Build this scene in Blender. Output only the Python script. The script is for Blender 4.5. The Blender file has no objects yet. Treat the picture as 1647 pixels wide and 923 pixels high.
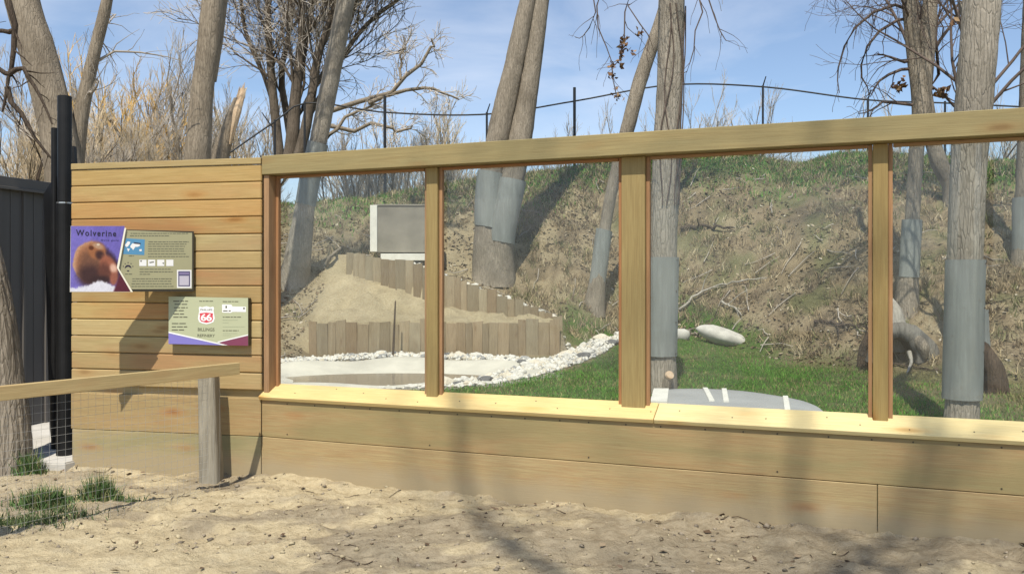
import bpy, bmesh, math, random
import numpy as np
from mathutils import Vector, Matrix

random.seed(7)
R = random.Random(11)
NR = np.random.RandomState(5)
SC = bpy.context.scene
COL = SC.collection
PI = math.pi

# ------------------------------------------------------------------ camera, sky, sun, exposure
EYE = 1.55
FPX = 1426.0                      # focal length in photo pixels (photo 1647 wide)
CX, HZ = 823.5, 453.0             # principal column, horizon row of the photo
cam_d = bpy.data.cameras.new("camera")
cam = bpy.data.objects.new("camera", cam_d)
COL.objects.link(cam)
cam.location = (0, 0, EYE)
cam.rotation_euler = (PI / 2, 0, 0)
cam_d.sensor_width = 36.0
cam_d.lens = 36.0 * FPX / 1647.0
cam_d.shift_y = -8.5 / 1647.0
cam_d.clip_start = 0.05
cam_d.clip_end = 3000
SC.camera = cam
SC.view_settings.view_transform = 'Standard'
SC.view_settings.look = 'None'
SC.view_settings.exposure = 0.16
SC.view_settings.gamma = 1.0
try:
    SC.cycles.transparent_max_bounces = 16
    SC.cycles.max_bounces = 8
    SC.cycles.caustics_reflective = False
    SC.cycles.caustics_refractive = False
except Exception:
    pass

SUN_D = Vector((0.19, 1.0, -1.63)).normalized()
SUN_EL = math.asin(-SUN_D.z)
SUN_AZ = math.atan2(-SUN_D.x, -SUN_D.y)
sun_l = bpy.data.lights.new("sun", 'SUN')
sun_l.energy = 4.9
sun_l.angle = math.radians(0.55)
sun_l.color = (1.0, 0.93, 0.80)
sun = bpy.data.objects.new("sun", sun_l)
COL.objects.link(sun)
sun.rotation_euler = SUN_D.to_track_quat('-Z', 'Y').to_euler()
sun.location = (0, 0, 30)

W = bpy.data.worlds.new("World")
SC.world = W
W.use_nodes = True
wn = W.node_tree
wn.nodes.clear()
w_out = wn.nodes.new('ShaderNodeOutputWorld')
w_bg = wn.nodes.new('ShaderNodeBackground')
w_sky = wn.nodes.new('ShaderNodeTexSky')
w_sky.sky_type = 'NISHITA'
w_sky.sun_disc = False
w_sky.sun_elevation = SUN_EL
w_sky.sun_rotation = SUN_AZ
w_sky.altitude = 900
w_sky.air_density = 1.0
w_sky.dust_density = 0.3
w_sky.ozone_density = 2.2
w_bg.inputs['Strength'].default_value = 0.135
w_tc = wn.nodes.new('ShaderNodeTexCoord')
w_mp = wn.nodes.new('ShaderNodeMapping')
w_mp.inputs['Scale'].default_value = (1.0, 1.0, 3.2)
w_mp.inputs['Rotation'].default_value = (0, 0.12, 0)
w_nz = wn.nodes.new('ShaderNodeTexNoise')
w_nz.inputs['Scale'].default_value = 2.6
w_nz.inputs['Detail'].default_value = 7
w_nz.inputs['Roughness'].default_value = 0.55
w_nz.inputs['Distortion'].default_value = 0.5
w_rp = wn.nodes.new('ShaderNodeValToRGB')
w_rp.color_ramp.elements[0].position = 0.44
w_rp.color_ramp.elements[0].color = (0.06, 0.06, 0.06, 1)
w_rp.color_ramp.elements[1].position = 0.78
w_rp.color_ramp.elements[1].color = (0.66, 0.66, 0.66, 1)
w_mx = wn.nodes.new('ShaderNodeMixRGB')
w_mx.inputs['Color2'].default_value = (6.2, 6.6, 7.4, 1)
wn.links.new(w_tc.outputs['Generated'], w_mp.inputs['Vector'])
wn.links.new(w_mp.outputs['Vector'], w_nz.inputs['Vector'])
wn.links.new(w_nz.outputs['Fac'], w_rp.inputs['Fac'])
wn.links.new(w_rp.outputs['Color'], w_mx.inputs['Fac'])
wn.links.new(w_sky.outputs['Color'], w_mx.inputs['Color1'])
wn.links.new(w_mx.outputs['Color'], w_bg.inputs['Color'])
wn.links.new(w_bg.outputs['Background'], w_out.inputs['Surface'])


# ------------------------------------------------------------------ numeric helpers
def P(px, py, d):
    """Point at depth d along the view direction for a photo pixel."""
    return Vector(((px - CX) / FPX * d, d, EYE - (py - HZ) / FPX * d))


_perm = np.random.RandomState(3).rand(256, 256)


def vn(x, y):
    x = np.asarray(x, float); y = np.asarray(y, float)
    xi = np.floor(x).astype(int); yi = np.floor(y).astype(int)
    fx = x - xi; fy = y - yi
    fx = fx * fx * (3 - 2 * fx); fy = fy * fy * (3 - 2 * fy)
    a = _perm[xi & 255, yi & 255]; b = _perm[(xi + 1) & 255, yi & 255]
    c = _perm[xi & 255, (yi + 1) & 255]; d = _perm[(xi + 1) & 255, (yi + 1) & 255]
    return (a + (b - a) * fx) * (1 - fy) + (c + (d - c) * fx) * fy


def fbm(x, y, o=4, g=0.5):
    s = 0; a = 1; t = 0; f = 1
    for i in range(o):
        s = s + a * (vn(x * f + 17.3 * i, y * f - 9.1 * i) - 0.5); t += a; a *= g; f *= 2.03
    return s / t * 2          # about -1..1


def ss(a, b, x):
    t = np.clip((x - a) / (b - a), 0, 1)
    return t * t * (3 - 2 * t)


def s2l(c):
    c = [v / 255.0 for v in c]
    return tuple(v / 12.92 if v <= 0.04045 else ((v + 0.055) / 1.055) ** 2.4 for v in c)


# ------------------------------------------------------------------ object helpers
ORG = {}


def tagit(o, label=None, cat=None, group=None, kind=None):
    if label: o['label'] = label
    if cat: o['category'] = cat
    if group: o['group'] = group
    if kind: o['kind'] = kind
    return o


def thing(name, label, cat, loc=(0, 0, 0), group=None):
    o = bpy.data.objects.new(name, None)
    o.empty_display_size = 0.1
    COL.objects.link(o)
    o.location = loc
    ORG[o.name] = Vector(loc)
    return tagit(o, label, cat, group)


def mesh_data(name, V, F, mats=None, smooth=False, cols=None):
    me = bpy.data.meshes.new(name)
    if isinstance(F, np.ndarray):
        V = np.asarray(V, np.float32); n, k = F.shape
        me.vertices.add(len(V)); me.vertices.foreach_set('co', V.ravel())
        me.loops.add(n * k); me.loops.foreach_set('vertex_index', F.astype(np.int32).ravel())
        me.polygons.add(n)
        me.polygons.foreach_set('loop_start', np.arange(0, n * k, k, dtype=np.int32))
        me.update(calc_edges=True)
    else:
        me.from_pydata([tuple(v) for v in V], [], [tuple(f) for f in F]); me.update()
    if mats is not None:
        for m in (mats if isinstance(mats, (list, tuple)) else [mats]): me.materials.append(m)
    if cols is not None:
        c = np.ones((len(V), 4), np.float32); c[:, :3] = cols
        at = me.color_attributes.new('Col', 'FLOAT_COLOR', 'POINT')
        at.data.foreach_set('color', c.ravel())
    if smooth:
        me.polygons.foreach_set('use_smooth', [True] * len(me.polygons))
    return me


def mk(name, V, F, mat, parent=None, smooth=False, cols=None):
    """One mesh object from world-space vertices."""
    if parent is not None:
        org = ORG[parent.name]
        V = np.asarray([tuple(v) for v in V] if not isinstance(V, np.ndarray) else V, float) - np.array(org)
    me = mesh_data(name, V, F, mat, smooth, cols)
    o = bpy.data.objects.new(name, me)
    COL.objects.link(o)
    if parent is not None:
        o.parent = parent
        ORG[o.name] = org
        if parent.type == 'MESH' and parent.location.length > 0: pass
    else:
        ORG[o.name] = Vector((0, 0, 0))
    return o


def mk_bm(name, bm, mat, parent=None, M=None, smooth=False):
    me = bpy.data.meshes.new(name)
    bm.to_mesh(me); bm.free()
    for m in (mat if isinstance(mat, (list, tuple)) else [mat]): me.materials.append(m)
    if smooth:
        me.polygons.foreach_set('use_smooth', [True] * len(me.polygons))
    return place(name, me, parent, M)


def place(name, me, parent=None, M=None):
    o = bpy.data.objects.new(name, me)
    COL.objects.link(o)
    M = M or Matrix.Identity(4)
    if parent is not None:
        o.parent = parent
        if parent.type == 'EMPTY':
            o.matrix_basis = Matrix.Translation(-ORG[parent.name]) @ M
        else:
            pm = PM[parent.name] if parent.name in PM else Matrix.Translation(ORG[parent.name])
            o.matrix_basis = pm.inverted() @ M
    else:
        o.matrix_basis = M
    PM[o.name] = M
    return o


PM = {}


def frame(o, x, y, z):
    M = Matrix.Identity(4)
    for i, a in enumerate((x, y, z)):
        for j in range(3): M[j][i] = a[j]
    for j in range(3): M[j][3] = o[j]
    return M


def box_bm(sx, sy, sz, bev=0.003, seg=1):
    """Box from 0..sx, 0..sy, 0..sz."""
    bm = bmesh.new()
    bmesh.ops.create_cube(bm, size=1.0)
    for v in bm.verts:
        v.co = Vector(((v.co.x + .5) * sx, (v.co.y + .5) * sy, (v.co.z + .5) * sz))
    if bev:
        bmesh.ops.bevel(bm, geom=bm.edges[:], offset=bev, segments=seg, affect='EDGES', profile=0.5)
    return bm


def add_box(bm, M, sx, sy, sz):
    r = bmesh.ops.create_cube(bm, size=1.0)
    for v in r['verts']:
        v.co = M @ Vector(((v.co.x + .5) * sx, (v.co.y + .5) * sy, (v.co.z + .5) * sz))


def tubes_np(pts, rad, sides=3, base=0):
    """pts (N,k,3), rad (N,k) -> verts, quads."""
    N, k, _ = pts.shape
    tan = np.gradient(pts, axis=1)
    tan /= np.linalg.norm(tan, axis=2, keepdims=True) + 1e-9
    ref = np.where(np.abs(tan[:, :, 2:3]) > 0.9, np.array([1.0, 0, 0]), np.array([0, 0, 1.0]))
    a = np.cross(tan, ref); a /= np.linalg.norm(a, axis=2, keepdims=True) + 1e-9
    b = np.cross(tan, a)
    th = np.arange(sides) * 2 * PI / sides
    ring = (pts[:, :, None, :] + rad[:, :, None, None] *
            (np.cos(th)[None, None, :, None] * a[:, :, None, :] + np.sin(th)[None, None, :, None] * b[:, :, None, :]))
    V = ring.reshape(-1, 3)
    idx = np.arange(N * k * sides).reshape(N, k, sides) + base
    i0 = idx[:, :-1, :]; i1 = idx[:, 1:, :]
    F = np.stack([i0, np.roll(i0, -1, 2), np.roll(i1, -1, 2), i1], -1).reshape(-1, 4)
    return V, F


def join_np(parts):
    Vs, Fs, o = [], [], 0
    for V, F in parts:
        Vs.append(V); Fs.append(F + o); o += len(V)
    return np.concatenate(Vs), np.concatenate(Fs)


def grow(pp, pr, m, L, spread, up, k=5, wig=0.15, tmin=0.2, tmax=1.0, rr=0.55, tip=0.25, rng=NR, Lr=(0.6, 1.15), droop=0.0):
    """Children of parent branches: m per parent."""
    N, K, _ = pp.shape
    t = tmin + (tmax - tmin) * (np.arange(m)[None] + rng.rand(N, m)) / m
    f = t * (K - 1); i = np.clip(f.astype(int), 0, K - 2); w = (f - i)[..., None]
    n = np.arange(N)[:, None]
    p = pp[n, i] * (1 - w) + pp[n, i + 1] * w
    d = pp[n, i + 1] - pp[n, i]
    d /= np.linalg.norm(d, axis=2, keepdims=True) + 1e-9
    r = (pr[n, i] * (1 - w[..., 0]) + pr[n, i + 1] * w[..., 0]) * rr
    p = p.reshape(-1, 3); d = d.reshape(-1, 3); r = r.reshape(-1); tt = t.reshape(-1)
    q = rng.normal(size=d.shape)
    q -= (q * d).sum(1, keepdims=True) * d
    q /= np.linalg.norm(q, axis=1, keepdims=True) + 1e-9
    sp = spread * (0.7 + 0.6 * rng.rand(len(d)))[:, None]
    d = d * np.cos(sp) + q * np.sin(sp); d[:, 2] += up
    d /= np.linalg.norm(d, axis=1, keepdims=True)
    ln = L * (Lr[0] + (Lr[1] - Lr[0]) * rng.rand(len(d))) * (1.15 - 0.5 * tt)
    out = np.zeros((len(d), k, 3)); out[:, 0] = p
    for j in range(1, k):
        d = d + wig * rng.normal(size=d.shape); d[:, 2] += up * 0.25 - droop * j / k
        d /= np.linalg.norm(d, axis=1, keepdims=True)
        out[:, j] = out[:, j - 1] + d * (ln / (k - 1))[:, None]
    rad = r[:, None] * np.linspace(1, tip, k)[None]
    return out, rad


def cat_rom(pts, rad, n):
    """Smooth resample of a hand-set path."""
    pts = np.array([tuple(p) for p in pts], float); rad = np.array(rad, float)
    s = np.r_[0, np.cumsum(np.linalg.norm(np.diff(pts, axis=0), axis=1))]
    t = np.linspace(0, s[-1], n)
    m = np.zeros_like(pts)
    for i in range(len(pts)):
        a, b = max(i - 1, 0), min(i + 1, len(pts) - 1)
        m[i] = (pts[b] - pts[a]) / max(s[b] - s[a], 1e-6)
    out = np.zeros((n, 3)); i = np.clip(np.searchsorted(s, t, 'right') - 1, 0, len(s) - 2)
    h = (s[i + 1] - s[i]); u = ((t - s[i]) / h)
    h00 = 2 * u**3 - 3 * u**2 + 1; h10 = u**3 - 2 * u**2 + u; h01 = -2 * u**3 + 3 * u**2; h11 = u**3 - u**2
    out = h00[:, None] * pts[i] + (h10 * h)[:, None] * m[i] + h01[:, None] * pts[i + 1] + (h11 * h)[:, None] * m[i + 1]
    return out, np.interp(t, s, rad)


def trunk_np(pts, rad, sides=28, n=80, rough=0.07, seed=0.0, ridges=11, cap=False):
    c, r = cat_rom(pts, rad, n)
    tan = np.gradient(c, axis=0); tan /= np.linalg.norm(tan, axis=1, keepdims=True)
    a = np.cross(tan, np.array([0.05, 1.0, 0.0])); a /= np.linalg.norm(a, axis=1, keepdims=True)
    b = np.cross(tan, a)
    th = np.arange(sides) * 2 * PI / sides
    s = np.r_[0, np.cumsum(np.linalg.norm(np.diff(c, axis=0), axis=1))][:, None]
    ct, st = np.cos(th)[None], np.sin(th)[None]
    low = fbm(ct * 0.9 + s * 0.5 + seed, st * 0.9 - s * 0.35 + seed * 1.7, 3)
    wob = fbm(ct * 2.2 + s * 1.1 + seed, st * 2.2 + s * 0.7, 3) * 2.2
    rid = np.abs(np.sin(ridges * th[None] / 2 + wob)) - 0.6
    fine = fbm(ct * 9 + s * 3 + seed, st * 9 - s * 4, 2)
    k = 1 + rough * (0.9 * low + 0.75 * rid + 0.5 * fine)
    V = c[:, None] + (r[:, None] * k)[..., None] * (ct[..., None] * a[:, None] + st[..., None] * b[:, None])
    idx = np.arange(n * sides).reshape(n, sides)
    i0 = idx[:-1]; i1 = idx[1:]
    F = np.stack([i0, np.roll(i0, -1, 1), np.roll(i1, -1, 1), i1], -1).reshape(-1, 4)
    V = V.reshape(-1, 3)
    if cap:
        V = np.r_[V, c[-1:] + tan[-1:] * r[-1] * 0.3]
        e = idx[-1]; ci = len(V) - 1
        F = np.r_[F, np.stack([e, np.roll(e, -1), np.full(sides, ci), np.full(sides, ci)], -1)] if False else F
        tri = [(int(e[j]), int(e[(j + 1) % sides]), ci) for j in range(sides)]
        return V, F, tri, c, r
    return V, F, None, c, r


# ------------------------------------------------------------------ materials
class NT:
    def __init__(self, name):
        self.m = bpy.data.materials.new(name); self.m.use_nodes = True
        self.t = self.m.node_tree; self.n = self.t.nodes
        self.b = self.n['Principled BSDF']; self.o = self.n['Material Output']

    def add(self, typ, props=None, **inp):
        nd = self.n.new('ShaderNode' + typ)
        for k, v in (props or {}).items(): setattr(nd, k, v)
        for k, v in inp.items(): self.set(nd, k, v)
        return nd

    def set(self, nd, k, v):
        key = int(k[1:]) if k[0] == 'i' and k[1:].isdigit() else k.replace('_', ' ')
        s = nd.inputs[key]
        if isinstance(v, bpy.types.NodeSocket): self.t.links.new(v, s)
        elif isinstance(v, bpy.types.Node): self.t.links.new(v.outputs[0], s)
        else:
            if hasattr(s.default_value, '__len__') and not hasattr(v, '__len__'): v = (v, v, v)
            if hasattr(s.default_value, '__len__') and len(s.default_value) == 4 and len(v) == 3: v = (*v, 1)
            s.default_value = v

    def ramp(self, fac, stops):
        nd = self.n.new('ShaderNodeValToRGB'); cr = nd.color_ramp
        while len(cr.elements) < len(stops): cr.elements.new(0.5)
        for e, (p, c) in zip(cr.elements, stops):
            e.position = p; c = (c, c, c) if not hasattr(c, '__len__') else c; e.color = (*c[:3], 1)
        self.set(nd, 'Fac', fac)
        return nd

    def mix(self, fac, a, b, mode='MIX'):
        return self.add('MixRGB', {'blend_type': mode}, Fac=fac, Color1=a, Color2=b)

    def math(self, op, a, b=0.0, clamp=False):
        return self.add('Math', {'operation': op, 'use_clamp': clamp}, i0=a, i1=b)

    def coords(self, scale=(1, 1, 1), rnd=0.0, kind='Object'):
        tc = self.add('TexCoord')
        v = tc.outputs[kind]
        if rnd:
            oi = self.add('ObjectInfo')
            off = self.add('VectorMath', {'operation': 'SCALE'}, i0=(31.7, 17.3, 23.9), Scale=self.math('MULTIPLY', oi.outputs['Random'], rnd))
            v = self.add('VectorMath', {'operation': 'ADD'}, i0=v, i1=off.outputs[0]).outputs[0]
        return self.add('Mapping', Vector=v, Scale=scale).outputs[0]

    def noise(self, vec, scale, detail=4, rough=0.5, dist=0.0):
        return self.add('TexNoise', Vector=vec, Scale=scale, Detail=detail, Roughness=rough, Distortion=dist).outputs['Fac']

    def bump(self, h, strength=0.5, dist=0.01, normal=None):
        nd = self.add('Bump', Height=h, Strength=strength, Distance=dist)
        if normal: self.t.links.new(normal, nd.inputs['Normal'])
        return nd

    def fin(self, color=None, rough=0.7, bump=None, metal=0.0, spec=0.5):
        if color is not None: self.set(self.b, 'Base_Color', color)
        self.set(self.b, 'Roughness', rough); self.set(self.b, 'Metallic', metal)
        self.set(self.b, 'Specular IOR Level', spec)
        if bump is not None: self.t.links.new(bump.outputs[0], self.b.inputs['Normal'])
        return self.m


def wood(name, pale, deep, tint, tint_amt=0.5, knots=0.5, rough=0.62, var=0.22, grain=1.0, dirt=0.0, sat=0.80):
    t = NT(name)
    g = t.coords((1.1 * grain, 20, 20), 9.0)
    big = t.coords((0.55, 3.2, 3.2), 9.0)
    n1 = t.noise(g, 3.0, 6, 0.62, 0.9)
    n2 = t.noise(big, 1.6, 3, 0.55, 0.6)
    n3 = t.noise(t.coords((1.0, 60, 60), 9.0), 3.5, 3, 0.7)
    c = t.mix(t.ramp(n1, [(0.33, 0), (0.68, 1)]), pale, deep)
    o0 = t.add('ObjectInfo')
    w0 = t.ramp(t.add('TexWhiteNoise', {'noise_dimensions': '1D'}, W=t.math('MULTIPLY', o0.outputs['Random'], 7.0)).outputs[0], [(0.35, 0.25), (0.8, 1.25)])
    c = t.mix(t.math('MULTIPLY', t.math('MULTIPLY', t.ramp(n2, [(0.36, 0), (0.62, 1)]), w0), tint_amt, True), c, tint)
    c = t.mix(t.ramp(n3, [(0.32, 0.5), (0.62, 0)]), c, tuple(v * 0.62 for v in deep))
    kv = t.coords((2.1, 7.0, 7.0), 9.0)
    vo = t.add('TexVoronoi', {'feature': 'F1'}, Vector=kv, Scale=1.0)
    wv = t.noise(t.coords((9, 30, 30), 9.0), 1.0, 2)
    kd = t.math('ADD', vo.outputs['Distance'], t.math('MULTIPLY', t.math('SUBTRACT', wv, 0.5), 0.10))
    sel = t.ramp(t.add('SeparateColor', Color=vo.outputs['Color']).outputs[0], [(0.48, 0), (0.52, 1)])
    kn = t.math('MULTIPLY', t.ramp(kd, [(0.07, 1), (0.18, 0)]), sel)
    c = t.mix(t.math('MULTIPLY', kn, knots), c, tuple(v * k for v, k in zip(deep, (0.42, 0.32, 0.24))))
    halo = t.math('MULTIPLY', t.ramp(kd, [(0.14, 1), (0.34, 0)]), sel)
    c = t.mix(t.math('MULTIPLY', halo, knots * 0.6), c, tuple(v * k for v, k in zip(deep, (0.95, 0.72, 0.5))))
    oi = t.add('ObjectInfo')
    hs = t.add('HueSaturation', Hue=t.math('ADD', t.math('MULTIPLY', oi.outputs['Random'], -0.016), 0.506),
               Saturation=t.math('ADD', t.math('MULTIPLY', oi.outputs['Random'], 0.18), sat),
               Value=t.math('ADD', t.math('MULTIPLY', t.add('TexWhiteNoise', {'noise_dimensions': '1D'}, W=oi.outputs['Random']).outputs[0], var), 1.0 - var / 2), Color=c)
    cc = hs.outputs[0]
    if dirt:
        gp = t.add('NewGeometry')
        z = t.add('SeparateXYZ', Vector=gp.outputs['Position']).outputs[2]
        dn = t.noise(t.coords((3, 3, 3), 0, 'Object'), 2.0, 4)
        f = t.ramp(t.math('ADD', z, t.math('MULTIPLY', dn, -0.16)), [(0.0, dirt), (0.12, 0)])
        cc = t.mix(f, cc, (0.36, 0.29, 0.18)).outputs[0]
    hgt = t.math('ADD', t.math('MULTIPLY', n1, 0.6), t.math('MULTIPLY', n3, 0.5))
    return t.fin(cc, rough, t.bump(hgt, 0.35, 0.004), spec=0.3)


M = {}
M['wood'] = wood('treated_pine', (0.52, 0.36, 0.135), (0.42, 0.265, 0.085), (0.43, 0.37, 0.15), 0.6, 0.8)
M['plank'] = wood('pine_plank', (0.475, 0.350, 0.135), (0.40, 0.275, 0.090), (0.43, 0.215, 0.070), 0.8, 1.0, var=0.22, sat=0.84)
M['board'] = wood('wide_pine_board', (0.43, 0.335, 0.15), (0.39, 0.255, 0.105), (0.28, 0.255, 0.11), 0.85, 1.0, var=0.06, dirt=0.9, sat=0.81)
M['beam'] = wood('green_treated_beam', (0.345, 0.262, 0.098), (0.29, 0.205, 0.072), (0.265, 0.212, 0.085), 0.7, 0.8, var=0.08, sat=0.86)
M['fresh'] = wood('fresh_pine', (0.76, 0.62, 0.30), (0.71, 0.545, 0.235), (0.76, 0.63, 0.33), 0.4, 0.9, 0.5, var=0.02, sat=0.9)
M['cedar'] = wood('cedar_trim', (0.40, 0.225, 0.105), (0.32, 0.165, 0.075), (0.41, 0.26, 0.12), 0.5, 0.2, var=0.12, sat=0.9)
M['grey_wood'] = wood('weathered_grey_wood', (0.30, 0.27, 0.20), (0.18, 0.16, 0.115), (0.36, 0.33, 0.25), 0.6, 0.3, 0.85, var=0.2)
M['palisade'] = wood('weathered_palisade', (0.33, 0.255, 0.145), (0.23, 0.17, 0.095), (0.38, 0.31, 0.19), 0.6, 0.3, 0.85, var=0.42)
M['split'] = wood('split_heartwood', (0.62, 0.50, 0.32), (0.50, 0.31, 0.16), (0.68, 0.60, 0.44), 0.7, 0.0, 0.8, var=0.05)


def plain(name, c, rough=0.6, metal=0.0, n=0.12, ns=6.0, bump=0.1, spec=0.5, scl=(1, 1, 1)):
    t = NT(name)
    nz = t.noise(t.coords(scl, 3.0), ns, 5, 0.6)
    c = t.mix(t.ramp(nz, [(0.3, 0), (0.7, 1)]), tuple(v * (1 - n) for v in c), tuple(min(1, v * (1 + n)) for v in c))
    return t.fin(c, rough, t.bump(nz, bump, 0.01), metal, spec)


M['black'] = plain('black_paint', (0.010, 0.010, 0.0105), 0.5, 0, 0.4, 5, 0.08, spec=0.3)
M['dark_metal'] = plain('charcoal_sheet', (0.115, 0.105, 0.095), 0.75, 0.0, 0.12, 1.2, 0.03, scl=(1, 1, 0.4))
M['fence_black'] = plain('fence_black', (0.015, 0.016, 0.018), 0.5)
M['steel'] = plain('bare_steel', (0.55, 0.55, 0.55), 0.35, 0.9)
M['wire'] = plain('galvanised_wire', (0.42, 0.42, 0.40), 0.5, 0.3)
M['concrete'] = plain('pale_concrete', (0.52, 0.50, 0.46), 0.9, 0, 0.15, 3, 0.3)
M['slab'] = plain('grey_den_panel', (0.225, 0.205, 0.165), 0.85, 0, 0.22, 2.2, 0.0)
M['white'] = plain('white_wash', (0.70, 0.69, 0.62), 0.8, 0, 0.10, 4, 0.2)
M['liner'] = plain('pale_pool_concrete', (0.56, 0.535, 0.45), 0.85, 0, 0.16, 1.3, 0.3)
M['pond'] = plain('grey_liner', (0.33, 0.34, 0.335), 0.75, 0, 0.1, 2, 0.15)
M['boulder'] = plain('pale_boulder', (0.50, 0.48, 0.43), 0.9, 0, 0.2, 5, 0.8)
M['screw'] = plain('screw_head', (0.09, 0.07, 0.05), 0.5, 0.5)
M['blade'] = None


def wrap_mat():
    t = NT('grey_sheet_wrap')
    n1 = t.noise(t.coords((1, 1, 0.35), 5.0), 3.0, 4, 0.6)
    n2 = t.noise(t.coords((9, 9, 0.6), 5.0), 2.4, 4, 0.65)
    n3 = t.noise(t.coords((1, 1, 1), 5.0), 14.0, 4, 0.7)
    c = t.mix(t.ramp(n1, [(0.3, 0), (0.7, 1)]), (0.175, 0.188, 0.178), (0.245, 0.26, 0.245))
    c = t.mix(t.ramp(n2, [(0.48, 0), (0.74, 0.5)]), c, (0.34, 0.36, 0.345))
    c = t.mix(t.ramp(n2, [(0.25, 0.5), (0.42, 0)]), c, (0.13, 0.14, 0.13))
    c = t.mix(t.ramp(n3, [(0.58, 0), (0.72, 0.45)]), c, (0.17, 0.15, 0.12))
    return t.fin(c, 0.6, t.bump(n1, 0.3, 0.02), 0.0, 0.35)


M['wrap'] = wrap_mat()


def bark(name, a, b, sc=1.0, bs=0.9):
    t = NT(name)
    v = t.coords((1, 1, 0.15), 5.0)
    w = t.add('VectorMath', {'operation': 'SCALE'}, i0=t.add('TexNoise', Vector=v, Scale=11.0 * sc, Detail=3.0).outputs['Color'], Scale=0.09)
    vw = t.add('VectorMath', {'operation': 'ADD'}, i0=v, i1=w.outputs[0]).outputs[0]
    vo = t.add('TexVoronoi', {'feature': 'DISTANCE_TO_EDGE'}, Vector=vw, Scale=30.0 * sc)
    vo2 = t.add('TexVoronoi', {'feature': 'F1'}, Vector=vw, Scale=30.0 * sc)
    crack = t.ramp(vo.outputs['Distance'], [(0.0, 0), (0.12, 1)])
    cell = t.add('SeparateColor', Color=vo2.outputs['Color']).outputs[0]
    n = t.noise(t.coords((1, 1, 0.45), 5.0), 34 * sc, 6, 0.7)
    n2 = t.noise(t.coords((1, 1, 0.7), 5.0), 2.2, 4, 0.6)
    c = t.mix(t.ramp(n, [(0.3, 0), (0.7, 1)]), b, a)
    c = t.mix(t.math('MULTIPLY', cell, 0.35), c, tuple(x * 1.25 for x in a))
    c = t.mix(t.math('MULTIPLY', t.math('SUBTRACT', 1.0, crack), 0.24), c, tuple(x * 0.45 for x in b))
    c = t.mix(t.ramp(n2, [(0.42, 0), (0.66, 0.55)]), c, tuple(x * 0.72 for x in b))
    h = t.math('ADD', t.math('MULTIPLY', crack, 0.3), t.math('ADD', t.math('MULTIPLY', n, 0.45), t.math('MULTIPLY', cell, 0.3)))
    return t.fin(c, 0.92, t.bump(h, bs, 0.022), spec=0.12)


M['bark'] = bark('cottonwood_bark', (0.34, 0.295, 0.235), (0.205, 0.175, 0.135))
M['bark_pale'] = bark('pale_bark', (0.40, 0.36, 0.30), (0.25, 0.22, 0.175), 0.9)
M['bark_far'] = bark('far_bark', (0.33, 0.28, 0.215), (0.19, 0.155, 0.115), 0.8, 0.8)
M['bark_dark'] = bark('dark_bark', (0.13, 0.10, 0.075), (0.06, 0.045, 0.035), 1.0)
M['bark_mid'] = bark('mid_bark', (0.19, 0.155, 0.12), (0.10, 0.08, 0.06), 1.0)
M['log_dark'] = bark('dark_log', (0.12, 0.085, 0.06), (0.05, 0.035, 0.025), 1.0)
M['snag'] = bark('bleached_wood', (0.50, 0.47, 0.41), (0.33, 0.30, 0.25), 0.8, 0.6)


def twig(name, c, var=0.3):
    t = NT(name)
    oi = t.add('ObjectInfo')
    n = t.noise(t.coords((1, 1, 1), 0), 0.9, 3)
    cc = t.mix(t.ramp(n, [(0.3, 0), (0.7, 1)]), tuple(v * (1 - var) for v in c), tuple(v * (1 + var) for v in c))
    cc = t.add('HueSaturation', Value=t.math('ADD', t.math('MULTIPLY', oi.outputs['Random'], 0.4), 0.8), Color=cc).outputs[0]
    return t.fin(cc, 0.9, spec=0.15)


M['twig_tan'] = twig('willow_twigs', (0.66, 0.54, 0.37))  # tan lifted paler so the distance haze sits in the colour
M['twig_grey'] = twig('grey_twigs', (0.47, 0.42, 0.36))
M['twig_dark'] = twig('dark_twigs', (0.13, 0.10, 0.085))
M['twig_gold'] = twig('golden_twigs', (0.62, 0.42, 0.16))


def vcol(name, rough=0.85, n=0.0, spec=0.2, sub=0.0):
    t = NT(name)
    c = t.add('VertexColor', {'layer_name': 'Col'}).outputs[0]
    return t.fin(c, rough, spec=spec)


M['blade'] = vcol('grass_blades')
M['print'] = vcol('printed_picture', 0.55)
M['leaf'] = vcol('dead_leaves')


def ground_mat(name, near):
    t = NT(name)
    c0 = t.add('VertexColor', {'layer_name': 'Col'}).outputs[0]
    v = t.coords((1, 1, 1), 0)
    n1 = t.noise(v, 3.0, 8, 0.65, 0.3)
    n2 = t.noise(v, 22.0, 6, 0.7)
    n3 = t.noise(v, 75.0, 4, 0.7)
    c = t.mix(t.ramp(n1, [(0.36, 0.30), (0.62, 0.0)]), c0, t.mix(1.0, c0, (0.62, 0.56, 0.50), 'MULTIPLY'))
    c = t.mix(t.ramp(n2, [(0.30, 0.55), (0.55, 0)]), c, t.mix(1.0, c, (0.55, 0.50, 0.44), 'MULTIPLY'))
    c = t.mix(t.ramp(n3, [(0.5, 0), (0.75, 0.4)]), c, t.mix(1.0, c, (1.30, 1.28, 1.22), 'MULTIPLY'))
    h = t.math('ADD', t.math('MULTIPLY', n2, 1.0), t.math('MULTIPLY', n3, 0.45))
    return t.fin(c, 0.95, t.bump(h, 0.9, 0.035 if near else 0.07), spec=0.1)


M['ground_near'] = ground_mat('sandy_ground', True)
M['ground_far'] = ground_mat('hill_ground', False)


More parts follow.
